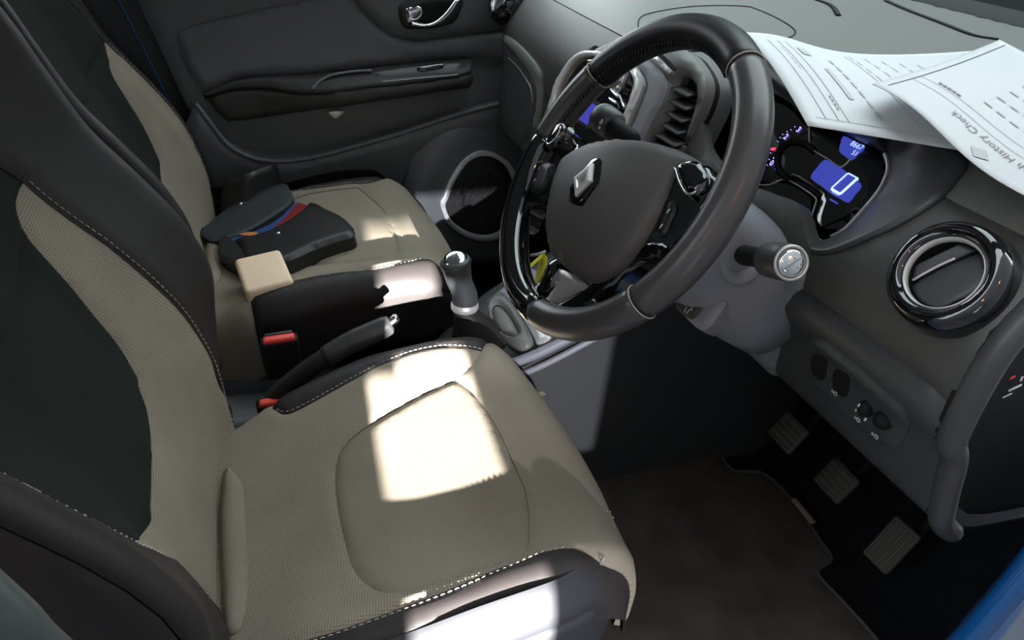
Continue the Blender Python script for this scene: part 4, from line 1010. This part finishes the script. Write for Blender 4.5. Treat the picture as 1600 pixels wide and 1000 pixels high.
ec = mesh('tip_disc', *lathe([(.0001, L+.003), (.010, L+.003), (.0135, L+.001), (.0145, L-.002)], b, ax, 26), MT['chrome'], s)
mesh('tip_ring', *lathe([(.0145, L-.001), (.0165, L+.002), (.0178, L-.001)], b, ax, 26), MT['satin'], s)
e1 = np.cross(ax, [0, 0, 1.]); e1 /= np.linalg.norm(e1); e2 = np.cross(ax, e1)
mesh('tip_line', *rbox(b+ax*(L+.0035), e1*.8+e2*.6, e1*-.6+e2*.8, ax, .022, .0012, .001, .0004, 1), MT['ink'], ec)
for k, (dx, dy) in enumerate(((-.006, .003), (0, .005), (.005, .001), (-.002, -.005))):
    mesh('tip_mark', *rbox(b+ax*(L+.0036)+e1*dx+e2*dy, e1, e2, ax, .003, .002, .0006, .0003, 1), MT['ink2'], ec)
for k in range(3):
    a = 2.3+k*.5; p = b+ax*L*.535+(.0122)*(math.cos(a)*e1+math.sin(a)*e2)
    mesh('stalk_mark', *rbox(p, ax, np.cross(ax, math.cos(a)*e1+math.sin(a)*e2), math.cos(a)*e1+math.sin(a)*e2, .004, .003, .0008, .0003, 1), MT['white'], s)
# socket of that stalk
so_c = b0; mesh('stalk_socket', *lathe([(.015, .004), (.026, .010), (.030, .004), (.030, -.02)], so_c-ax*.004, ax, 28, e=(1, 1.2)), MT['trim'], t)
# wiper stalk on the far side
b0 = at(990, 222, y=-.27); b1 = at(938, 182, y=-.19)
s, b, ax, L = stalk('dark wiper stalk with white markings left of the wheel hub', b0, b1, .013, .0195, None)
e1 = np.cross(ax, [0, 0, 1.]); e1 /= np.linalg.norm(e1); e2 = np.cross(ax, e1)
for px in ((936, 190), (946, 193), (950, 200), (934, 198), (943, 204)):
    q = at(*px, y=b[1]+.6*(b1[1]-b[1]))
    d = (CP-q)/np.linalg.norm(CP-q); pa = b+ax*((q-b)@ax); rd = d-ax*(d@ax); rd /= np.linalg.norm(rd); of = np.cross(ax, rd); k_ = float((q-pa)@of)
    rr = math.sqrt(max(.0197**2-k_*k_, 1e-6)); nn = (rd*rr+of*k_)/.0197
    mesh('stalk_mark', *rbox(pa+of*k_+rd*rr, ax, np.cross(ax, nn), nn, .0035, .0035, .0008, .0004, 1), MT['white'], s)
# fingertip audio control with arrow marks, low right of the column
t2 = thing('audio_control', 'grey fingertip audio control with white arrows under the wheel rim', 'switch', tuple(at(1098, 480, y=-.42)))
ac = at(1098, 478, y=-.43); vX = np.array([0, -.80, -.35]); vX /= np.linalg.norm(vX); vZ = CP-ac; vZ /= np.linalg.norm(vZ); vZ = vZ*.75+np.array([-.5, 0, .2]); vZ -= vX*(vZ@vX); vZ /= np.linalg.norm(vZ); vY = np.cross(vZ, vX)
PA = plane(ac, vX, vY, -.1, .1, -.1, .1)
AP = lambda pts, k=3, c=True: cr(PA.hits(pts), k, c)
panel('control_body', PA, AP([(1056, 472), (1066, 490), (1100, 516), (1134, 474), (1130, 466), (1106, 444), (1096, 436)], 3), MT['trim'], t2, .006, (.008, .006), proud=.004, thick=.03)
panel('control_panel', PA, AP([(1058, 474), (1068, 492), (1090, 500), (1112, 466), (1104, 446), (1094, 440)], 3), MT['dash2'], t2, .006, (.004, .003), proud=.006, thick=.006)
for px in ((1097, 462), (1079, 484)):
    f0 = on(PA, px, 0, .0066)
    u0, v0 = PA.hit(*px)
    arrow = [(0, .006), (.006, 0), (.0025, 0), (.0025, -.006), (-.0025, -.006), (-.0025, 0), (-.006, 0)]
    ca, sa = math.cos(.5), math.sin(.5)
    L_ = [PA.p(u0+(x*ca-y*sa)*.9, v0+(x*sa+y*ca)*.9)+PA.n(0, 0)*.0066 for x, y in arrow]
    mesh('arrow_mark', *tube(L_, .0007, 5, closed=True), MT['white'], t2)
q = PA.p(*PA.hit(1092, 446))+PA.n(0, 0)*.0066; mesh('red_mark', *rbox(q, vX, vY, vZ, .004, .0025, .0006, .0003, 1), MT['red'], t2)
# ignition key with yellow paper tag
k0 = at(848, 396, x=.47)
t3 = thing('key_tag', 'yellow paper tag hanging from the ignition key seen through the wheel', 'key tag', tuple(k0))
def quad(nm, px, x, m, parent, th=.0012):
    P = [at(a, b_, x=x+.004*math.sin(i*1.3)) for i, (a, b_) in enumerate(px)]; n_ = np.cross(P[1]-P[0], P[2]-P[0]); n_ /= np.linalg.norm(n_)
    if n_ @ (CP-P[0]) < 0: n_ = -n_
    N = len(P); V = [p+n_*th for p in P]+[p for p in P]; F = [tuple(range(N)), tuple(range(2*N-1, N-1, -1))]+[(i, i+N, (i+1) % N+N, (i+1) % N) for i in range(N)]
    return mesh(nm, V, F, m, parent, smooth=False)
tg = quad('tag_leaf', [(845, 400), (852, 398), (856, 403), (853, 424), (846, 439), (838, 447), (836, 440), (840, 422)], .468, MT['yellow'], t3)
quad('tag_strap', [(852, 397), (846, 398), (830, 412), (830, 418), (838, 411), (848, 402)], .464, MT['yellow'], t3)
for i, (a, b_) in enumerate(((849, 406), (847, 412), (846, 418), (844, 425))):
    quad('tag_writing', [(a-3, b_-1), (a+3, b_), (a+3, b_+1.6), (a-3, b_+.8)], .4668, MT['ink'], tg, .0002)
mesh('key_blade', *tube([at(829, 399, x=.48), at(842, 397, x=.48), at(853, 393, x=.49)], .0028, 8, flat=(1, .4)), MT['satin'], t3)

# ---- knee panel switches on the lower dash
sw_pan = HD([(1262, 535), (1278, 528), (1300, 538), (1345, 575), (1395, 622), (1418, 650), (1410, 690), (1390, 700), (1340, 660), (1290, 615), (1265, 585)], 4, True)
SWP = panel('switch_panel', DA, sw_pan, MT['dash2'], DASH, .008, (.008, .005), proud=.006, thick=.01)
for px in ([(1278, 550), (1294, 552), (1300, 566), (1294, 590), (1279, 584), (1274, 568)], [(1313, 573), (1329, 578), (1335, 592), (1330, 616), (1314, 610), (1308, 592)]):
    panel('blank_switch', DA, HD(px, 3, True), MT['black'], SWP, .005, (.004, .002), proud=.009, thick=.006)
for px, e in (((1362, 634), (.8, 1)), ((1388, 652), (1, 1))):
    q = DA.hit(*px); n_ = DA.n(*q); mesh('thumb_wheel', *lathe([(.0001, .009), (.007, .008), (.010, .004), (.011, -.002)], DA.p(*q)+n_*.007, n_, 22, e=e), MT['black'], SWP)
q = DA.hit(1352, 660)
for px, b in (((1317, 609), '0'), ((1353, 650), '0'), ((1381, 676), '0')):
    q = DA.hit(*px); n_ = DA.n(*q); c = DA.p(*q)+n_*.0105
    e1 = np.cross([0, 0, 1.], n_); e1 /= np.linalg.norm(e1); e2 = np.cross(n_, e1)
    mesh('lamp_mark', *tube([c+.0028*(math.cos(a)*e1+math.sin(a)*e2) for a in np.linspace(0, 2*math.pi, 13)[:-1]], .0006, 5, closed=True), MT['white'], SWP)
    for k in range(3): mesh('lamp_mark', *tube([c-e1*.004+e2*(k-1)*.0018, c-e1*.0065+e2*((k-1)*.0018-.001)], .0004, 4), MT['white'], SWP)
for px in ((1355, 632), (1359, 624), (1369, 647)):
    q = DA.hit(*px); n_ = DA.n(*q); mesh('dial_mark', *rbox(DA.p(*q)+n_*.0145, [0, 1, .3], [0, -.3, 1], n_, .0022, .005, .0006, .0003, 1), MT['white'], SWP)
# ---- column surround panel between binnacle and knee panel
cs_l = HD([(1075, 330), (1120, 330), (1180, 345), (1230, 380), (1262, 400), (1254, 448), (1240, 460), (1226, 502), (1217, 556), (1210, 598), (1161, 558), (1119, 532), (1080, 515), (1040, 490), (1030, 420)], 3, True)
panel('column_surround', DA, cs_l, MT['trim'], DASH, .012, (.008, .006), proud=.006, thick=.015)
# ---- release label on the dash end face
for px, m, (sx, sz) in (((1582, 590), 'red', (.012, .006)), ((1586, 606), 'white', (.03, .006)), ((1574, 618), 'white', (.022, .003)), ((1596, 592), 'white', (.006, .012))):
    q = at(*px, y=YE-.004); mesh('end_label', *rbox(q, [1, 0, .35], [-.35, 0, 1], [0, -1, 0], sx*.5, sz*.5, .001, .0004, 1), MT[m], DASH)

# ================================================================== centre console
t = CON = thing('centre_console', 'charcoal centre console tunnel between the seats with padded shifter bezel', 'centre console', (.4, 0, 0))
prof = [(-.35, .0), (-.35, .22), (.10, .22), (.24, .24), (.33, .285), (.425, .343), (.50, .385), (.558, .418), (.66, .52), (.70, .56), (1.05, .56), (1.10, .0)]
# tunnel side sheets (driver and passenger) and top
def con_w(x): return float(np.interp(x, [-.4, .25, .40, .5, 1.2], [.048, .050, .120, .13, .13]))
top_l = [p for p in prof[1:-1]]
g = []
for (x, z) in lin(top_l, 5):
    w_ = con_w(x); row = []
    for yy in np.linspace(-1, 1, 15):
        row.append((x, yy*w_, z-.010*abs(yy)**8))
    g.append(row)
loftgrid('console_top', g, MT['dash2'], t)
for sgn in (-1, 1):
    g = []
    for (x, z) in lin(top_l, 5):
        w_ = con_w(x); g.append([(x, sgn*(w_+.004*math.sin(math.pi*min(1, (1-k)))+.006*k*k), (z-.008)*(1-k)) for k in np.linspace(0, 1, 9)])
    loftgrid('console_side', g if sgn < 0 else [r[::-1] for r in g], MT['dash2'], t)
# edge rails along the top of the side
for k, (o, m, r_) in enumerate((((0, 0, .004), 'trim', .010), ((0, -.006, -.022), 'trim', .007))):
    pts = [np.array((x, -con_w(x), z))+np.array(o) for x, z in ((.36, .305), (.425, .343), (.50, .385), (.558, .418), (.60, .46))]
    mesh('console_rail', *tube(cr(pts, 5), r_, 10, flat=(.9, .8)), MT[m], t)
CT = plane((.425, -.05, .352), [.872, 0, .488], [0, 1, 0], -.4, .4, -.3, .3)
TP = lambda pts, k=4, c=True: cr(CT.hits(pts), k, c)
bo_ = TP([(765, 482), (772, 470), (783, 465), (794, 468), (803, 479), (816, 499), (827, 518), (834, 534), (829, 545), (814, 549), (794, 536), (776, 516), (768, 498)])
bi_ = TP([(771, 488), (780, 480), (793, 489), (807, 510), (813, 527), (803, 531), (785, 522), (774, 505)])
bz = panel('shifter_bezel', CT, bo_, MT['dash'], t, .006, (.012, .009), proud=.016, thick=.03, holes=[bi_])
panel('bezel_pad', CT, bi_, MT['dash'], bz, .006, (.012, .007), proud=.010, thick=.01)
panel('console_plate', CT, TP([(800, 466), (830, 470), (858, 500), (862, 530), (842, 540), (836, 530), (818, 498)]), MT['satin'], t, .008, (.006, .004), proud=.008, thick=.02)
panel('console_plate', CT, TP([(764, 470), (790, 448), (830, 420), (850, 450), (806, 470), (785, 462), (772, 468)]), MT['trim'], t, .008, (.006, .004), proud=.006, thick=.02)
# ================================================================== gear lever
kb = at(748, 530, y=-.012); kc_ = at(726, 478, y=-.006); kt = at(711, 406, y=.0)
t = thing('gear_lever', 'dark grey gear lever with chrome capped knob and leather gaiter', 'gear lever', tuple(kb))
axk = kt-kc_; axk /= np.linalg.norm(axk)
pts = cr([kc_, kc_+(kt-kc_)*.25+np.array([.004, 0, 0]), kc_+(kt-kc_)*.55, kc_+(kt-kc_)*.85, kt], 5)
tt = np.linspace(0, 1, len(pts)); rad = np.interp(tt, [0, .2, .45, .7, .9, 1], [.0225, .0225, .0215, .0245, .0275, .025])
mesh('knob', *tube(pts, rad, 24), MT['dash2'], t)
cn = np.array(pts[-1])-np.array(pts[-3]); cn /= np.linalg.norm(cn); cn = cn*.6+(CP-kt)/np.linalg.norm(CP-kt)*.35; cn /= np.linalg.norm(cn)
cap_ = mesh('knob_cap', *lathe([(.0001, .007), (.012, .0065), (.018, .004), (.0228, -.002), (.024, -.010)], np.array(kt), cn, 28, e=(1, 1)), MT['chrome'], t)
e1 = np.cross([0, 0, 1.], cn); e1 /= np.linalg.norm(e1); e2 = np.cross(cn, e1)
for x_ in (-.006, 0, .006):
    mesh('gear_mark', *rbox(kt+cn*.0070+e1*x_, e1, e2, cn, .0012, .010, .0008, .0003, 1), MT['ink'], cap_)
mesh('gear_mark', *rbox(kt+cn*.0072, e1, e2, cn, .013, .0012, .0008, .0003, 1), MT['ink'], cap_)
cd = np.array(pts[0])-np.array(pts[1]); cd /= np.linalg.norm(cd)
mesh('collar', *lathe([(.0225, -.008), (.0245, -.004), (.025, .002), (.023, .006)], kc_, cd, 28), MT['satin'], t)
# gaiter: folded leather skirt
R_ = []
base_c = np.array((.365, -.02, .292))
for s in np.linspace(0, 1, 12):
    c = (kc_+cd*.004)*(1-s)+base_c*s; ring = []
    for k in range(32):
        a = 2*math.pi*k/32; rr = .023+.042*s**1.3; sq = (abs(math.cos(a))**4+abs(math.sin(a))**4)**-.25
        rr = rr*(1+(sq-1)*s)*(1+.03*math.sin(s*24)*(1-s))
        ring.append(c+np.array((rr*math.cos(a)*.95, rr*math.sin(a)*.8, .488/.872*rr*math.cos(a)*s*.9)))
    R_.append(ring)
mesh('gaiter', *rings(R_, cap=False), MT['leather'], t)

# ================================================================== handbrake
t = thing('handbrake', 'black handbrake lever with silver release button between the seats', 'handbrake', tuple(at(440, 615, y=-.05)*np.array([1, 1, 0])+np.array([0, 0, .22])))
hb = [at(*p, y=-.058) for p in ((415, 640), (440, 612), (468, 588), (498, 566), (530, 545), (560, 529), (585, 518), (603, 510), (612, 506))]
pts = cr(hb, 5); tt = np.linspace(0, 1, len(pts)); i_ = int(len(pts)*.42)
mesh('lever_arm', *tube(pts[:i_+1], np.interp(tt[:i_+1], [0, .42], [.019, .0165]), 18, flat=(1, .85)), MT['leather'], t)
mesh('grip', *tube(pts[i_:], np.interp(tt[i_:], [.42, .6, .85, .96, 1], [.0185, .019, .0185, .016, .010]), 20, flat=(1, .85)), MT['dash2'], t)
d_ = np.array(pts[-1])-np.array(pts[-4]); d_ /= np.linalg.norm(d_)
mesh('release_button', *lathe([(.0085, -.006), (.0085, .010), (.006, .013), (.0001, .0135)], np.array(pts[-1])+np.array([0, 0, .004]), d_*.8+np.array([0, 0, .3]), 18), MT['chrome'], t)

# ================================================================== belt buckles
def buckle(px, y, label, tilt, h=.09):
    c = at(*px, y=y); s = thing('seat_belt_buckle', label, 'belt buckle', tuple(c-np.array([0, 0, h])), 'front belt buckles')
    Z = np.array([math.sin(tilt), -.10, math.cos(tilt)]); Z /= np.linalg.norm(Z); X = np.array([1., 0, -math.tan(tilt)]); X -= Z*(X@Z); X /= np.linalg.norm(X); Y = np.cross(Z, X)
    mesh('buckle_body', *rbox(c-Z*h/2, X, Y, Z, .062, .026, h, .006, 3), MT['black'], s)
    mesh('release_button', *rbox(c+Z*.001-Y*.004, X, Y, Z, .052, .016, .010, .004, 3), MT['red'], s)
    mesh('latch_slot', *rbox(c+Z*.002+Y*.0095, X, Y, Z, .046, .005, .004, .001, 1), MT['dash2'], s)
    mesh('buckle_stalk', *tube([c-Z*h, c-Z*(h+.05)+np.array([-.01, 0, 0])], .012, 10, flat=(1, .5)), MT['black'], s)
buckle((436, 528), .03, 'seat belt buckle with red button nearer the passenger seat', -.05, .085)
buckle((431, 625), -.068, 'seat belt buckle with red button tucked against the driver cushion', -.05, .07)

# ================================================================== pedals
def pedal(nm, px, y, w_, h_, label, vert=False, roll_=0.):
    c = at(*px, y=y); N = np.array([-.86, 0, .5]); N /= np.linalg.norm(N); X = np.array([0, -1., 0]); Y = np.cross(N, X)
    ca, sa = math.cos(roll_), math.sin(roll_); X, Y = X*ca+Y*sa, Y*ca-X*sa
    s = thing(nm, label, 'pedal', tuple(c))
    pad = mesh('pedal_pad', *rbox(c, X, Y, N, w_, h_, .014, .006, 3), MT['pedal'], s)
    n_ = 5
    for k in range(n_):
        o = (k-(n_-1)/2)/n_
        if vert: mesh('rib', *rbox(c+X*o*w_*.95+N*.0075, X, Y, N, w_/n_*.45, h_*.86, .005, .0015, 1), MT['pedal'], pad)
        else: mesh('rib', *rbox(c+Y*o*h_*.95+N*.0075, X, Y, N, w_*.86, h_/n_*.45, .005, .0015, 1), MT['pedal'], pad)
    top_ = np.array([min(c[0]+.18, 1.08), y+.01, .46])
    mesh('pedal_arm', *tube(cr([c-N*.006, c-N*.02+np.array([.05, 0, .05]), top_], 6), .009, 10, flat=(.6, 1)), MT['black'], s)
pedal('clutch_pedal', (1232, 676), -.285, .062, .058, 'worn ribbed clutch pedal, leftmost of the three pedals')
pedal('brake_pedal', (1307, 751), -.404, .062, .058, 'worn ribbed brake pedal between the clutch and accelerator pedals')
pedal('accelerator_pedal', (1393, 852), -.514, .052, .088, 'long ribbed accelerator pedal nearest the door sill', True, .06)

# ================================================================== floor mat
FL = plane((.6, -.35, .006), [1, 0, 0], [0, 1, 0], -.8, .8, -.6, .6, bump=lambda u, v: .004*np.sin(u*9)*np.sin(v*11)+.06*np.clip(u-.36, 0, 1)*2)
FP = lambda pts, k=4, c=False: cr(FL.hits(pts), k, c)
ml = FP([(900, 752), (948, 740), (1030, 720), (1108, 700), (1122, 706), (1136, 728), (1150, 738), (1178, 738), (1196, 744), (1220, 764), (1250, 800), (1280, 845), (1297, 868), (1296, 880), (1282, 888), (1278, 900), (1310, 935), (1360, 990), (1390, 1030)])
mt = panel('floor_mat', FL, ml+lin([ml[-1], (ml[-1][0]-.45, ml[-1][1]), (-.25, ml[-1][1]), (-.25, ml[0][1]), ml[0]], 6)[1:-1], MT['matc'], None, .02, (.01, .004), proud=.006, thick=.008)
tag(mt, 'worn dark brown carpet mat lying in the driver footwell', 'floor mat')
mesh('binding', *tube([FL.p(*q)+np.array([0, 0, .003]) for q in ml], .0035, 8), MT['edge'], mt)
q = [FL.p(*FL.hit(*p))+np.array([0, 0, .012]) for p in ((1237, 786), (1268, 824))]
mesh('mat_tag', *rbox((q[0]+q[1])/2, q[1]-q[0], np.cross([0, 0, 1.], q[1]-q[0]), [0, 0, 1], float(np.linalg.norm(q[1]-q[0])), .012, .006, .002, 2), mat('pale_label', (.42, .31, .25), .7), mt, label='pale fabric label on the mat edge')

# ================================================================== papers on the dashboard
def paper(A_, B_, C_p, label, sag, nm='paper_sheet'):
    A_, B_, C_p = [np.array(q, float) for q in (A_, B_, C_p)]
    t_ = thing(nm, label, 'paper', tuple(A_), 'printed papers on the dashboard')
    U = B_-A_; V_ = C_p-A_; N = np.cross(U, V_); N /= np.linalg.norm(N); N = N if N[2] > 0 else -N
    def f(u, v):
        u = np.asarray(u, float); v = np.asarray(v, float)
        return A_+np.outer(u, U)+np.outer(v, V_)+np.outer(sag(u, v), N)
    S = Surf(f, -.05, 1.05, -.05, 1.05, 1, 30)
    g = [[S.p(u, v) for v in np.linspace(0, 1, 25)] for u in np.linspace(0, 1, 25)]
    loftgrid('sheet', g, MT['paper'], t_, thick=-.0006 if np.cross(U, V_)[2] > 0 else .0006)
    def fn(u, v, off=.0006): return S.p(u, v)+N*off
    return t_, S, N, fn
def pline(t_, fn, u0, v0, u1, v1, w_=.00042, m='ink2', nm='printed_line'):
    P = [fn(u0+(u1-u0)*s, v0+(v1-v0)*s) for s in np.linspace(0, 1, 14)]
    return mesh(nm, *tube(P, w_, 4, flat=(.3, 1), cap=False), MT[m], t_)
PA1 = at(1158, 58, z=.868); PB1 = at(1262, 196, z=.836); PC1 = at(1540, 78, z=.905)
t_, S1_, N1, f1 = paper(PA1, PB1, PC1, 'printed sheet lying furthest left on the dashboard, partly under another', lambda u, v: .010*np.sin(math.pi*u)+.012*np.exp(-((v-.15)/.2)**2)*(1-u)-.014*np.sin(math.pi*v)*(1-u)-.020*u*v)
def bar(nm, fn, u0, u1, v0, v1, m, parent, off=.0009):
    g = [[fn(u, v, off) for v in np.linspace(v0, v1, 5)] for u in np.linspace(u0, u1, 8)]
    return loftgrid(nm, g, MT[m], parent)
for v in (.085, .13, .165, .42): pline(t_, f1, .12, v, .93, v)
pline(t_, f1, .93, .05, .93, .60); 
bar('grey_bar', f1, .45, .74, .225, .245, 'ink2', t_)
for a in range(7): bar('printed_word', f1, .30+a*.085, .36+a*.085, .29, .30, 'ink2', t_)
for a in range(6): bar('printed_word', f1, .22+a*.05, .255+a*.05, .115, .119, 'ink2', t_)
for a in range(4): bar('printed_word', f1, .74+a*.03, .76+a*.03, .150, .156, 'ink', t_)
for b in range(6):
    for a in range(5): bar('printed_word', f1, .10+a*.1+.02*b, .165+a*.1+.02*b, .44+b*.06, .445+b*.06, 'ink2', t_)
for a in range(4): bar('printed_word', f1, .04+a*.045, .075+a*.045, .90, .925, 'ink', t_)
bar('printed_logo', f1, .19, .30, .19, .225, 'ink2', t_); 
PA2 = at(1362, 131, z=.882); PB2 = at(1605, 305, z=.852); PB2 = PA2+(PB2-PA2)*1.15; PC2 = at(1562, 62, z=.919)
t_, S2_, N2, f2 = paper(PA2, PB2, PC2, 'printed history check sheet lying upside down on top at the right', lambda u, v: -.004*np.sin(math.pi*v)+.005*np.sin(u*7)*(1-v))
def t2map(u0, v0, sc=1.):     # page top is the near edge; reading direction runs towards the left corner
    LU = np.linalg.norm(PB2-PA2); LV = np.linalg.norm(PC2-PA2)
    return lambda x, y: f2(u0-x/LU, v0-y/LV, .0009)
text('title_lettering', 'Irish History Check', .0155, t2map(.585, .175), MT['ink'], t_)
for a in range(6): bar('printed_word', f2, .86+a*.019, .873+a*.019, .075, .095, 'ink', t_)
lg = lambda x, y: t2map(.60, .075)(x, y)
mesh('printed_logo', [lg(x, y) for x, y in ((0, .011), (.013, 0), (0, -.011), (-.013, 0))], [(0, 1, 2, 3)], MT['ink2'], t_)
mesh('printed_logo', [lg(x, y) for x, y in ((0, .009), (.004, 0), (0, -.009), (-.010, 0))], [(0, 1, 2, 3)], MT['paper'], t_)
pline(t_, f2, .055, .06, .055, .97, .0008, 'ink')
pline(t_, f2, .06, .235, .95, .235); pline(t_, f2, .06, .30, .95, .30)
for a in range(5): bar('printed_word', f2, .15+a*.028, .172+a*.028, .315, .33, 'ink', t_)
for b in range(5):
    for a in range(7): bar('printed_word', f2, .36+a*.075, .41+a*.075, .40+b*.10, .412+b*.10, 'ink2', t_)
for a in range(4): bar('printed_word', f2, .30+a*.06, .345+a*.06, .90, .915, 'ink', t_)

# ================================================================== wallet and block on the passenger seat
def pcush(u, v, k=0.): return cushion_f(u, v)+POFF
def wl_f(u, v):
    P = cushion_f(np.asarray(u, float), np.asarray(v, float))+POFF
    return P
PW = Surf(wl_f, -.18, .5, -.3, .3, 1, 90)
wl = lambda pts, k=4, c=True: cr(PW.hits(pts), k, c)
wc_ = PW.p(*PW.hit(430, 380))
t = thing('document_wallet', 'open black leather document wallet lying on the passenger seat', 'wallet', tuple(wc_))
fl = lambda u, v: .010+0*u
panel('rear_flap', PW, wl([(310, 353), (330, 342), (379, 319), (420, 298), (439, 286), (454, 293), (460, 326), (430, 350), (391, 373), (356, 386), (333, 388)]), MT['wallet2'], t, .008, (.006, .003), proud=.022, thick=.012, back=True)
bl = [(366, 390), (400, 379), (440, 359), (466, 333), (478, 338), (462, 360), (436, 380), (404, 392), (375, 396)]
bk = panel('booklet', PW, wl(bl), MT['bk_blue'], t, .006, None, proud=.026, thick=.01)
panel('booklet_page', PW, wl([(436, 372), (452, 358), (470, 336), (482, 338), (484, 343), (466, 361), (444, 375)]), MT['bk_red'], bk, .006, None, proud=.029, thick=.004)
panel('booklet_page', PW, wl([(405, 391), (432, 381), (460, 365), (484, 344), (486, 347), (462, 369), (434, 384)]), MT['bk_or'], bk, .006, None, proud=.030, thick=.004)
panel('booklet_page', PW, wl([(380, 384), (396, 380), (410, 382), (400, 386)], 3), MT['bk_or'], bk, .006, None, proud=.0285, thick=.002)
panel('front_pocket', PW, wl([(373, 393), (402, 387), (432, 377), (459, 362), (480, 346), (492, 334), (517, 347), (540, 359), (556, 376), (555, 388), (528, 397), (494, 410), (457, 428), (430, 435), (402, 437), (393, 430), (384, 404)]), MT['wallet'], t, .008, (.016, .010), proud=.036, thick=.030, back=True)
pt = wl([(373, 393), (402, 387), (432, 377), (459, 362), (480, 346), (492, 334), (517, 347), (540, 359), (556, 376)], 4, False)
mesh('pocket_edge', *tube([PW.p(*q)+PW.n(*q)*.0275 for q in pt], .0011, 6), mat('raw_leather_edge', (.20, .15, .07), .7), t)
panel('end_gusset', PW, wl([(346, 402), (353, 384), (372, 393), (386, 408), (396, 428), (386, 437), (364, 427), (348, 416)]), MT['wallet'], t, .006, (.008, .006), proud=.030, thick=.028)
for px, pr in (((383, 331), .0225), ((444, 388), .0365)):
    q = PW.hit(*px); mesh('snap', *lathe([(.0001, .003), (.002, .003), (.0045, .0018), (.005, 0)], PW.p(*q)+PW.n(*q)*pr, PW.n(*q), 16), MT['chrome'], t)
# upright back leaf of the wallet
a = [PW.p(*PW.hit(*p)) for p in ((340, 338), (382, 316), (442, 284))]
b = [at(347, 285, y=a[0][1]+.02), at(390, 270, y=a[1][1]+.02), at(432, 254, y=a[2][1]+.02)]
g = [[np.array(p)*(1-s)+np.array(q_)*s for p, q_ in zip(lin(a, 4), lin(b, 4))] for s in np.linspace(0, 1, 6)]
loftgrid('back_leaf', g, MT['wallet'], t, thick=.004)
q = PW.hit(405, 452); c = PW.p(*q)
blk = mesh('foam_block', *rbox(c+np.array([.012, .026, .012]), [1, .12, .12], [-.12, 1, 0], np.cross([1, .12, .12], [-.12, 1, 0]), .084, .125, .030, .008, 4), MT['cream'])
tag(blk, 'cream coloured rounded block lying on the passenger seat by the wallet', 'block')
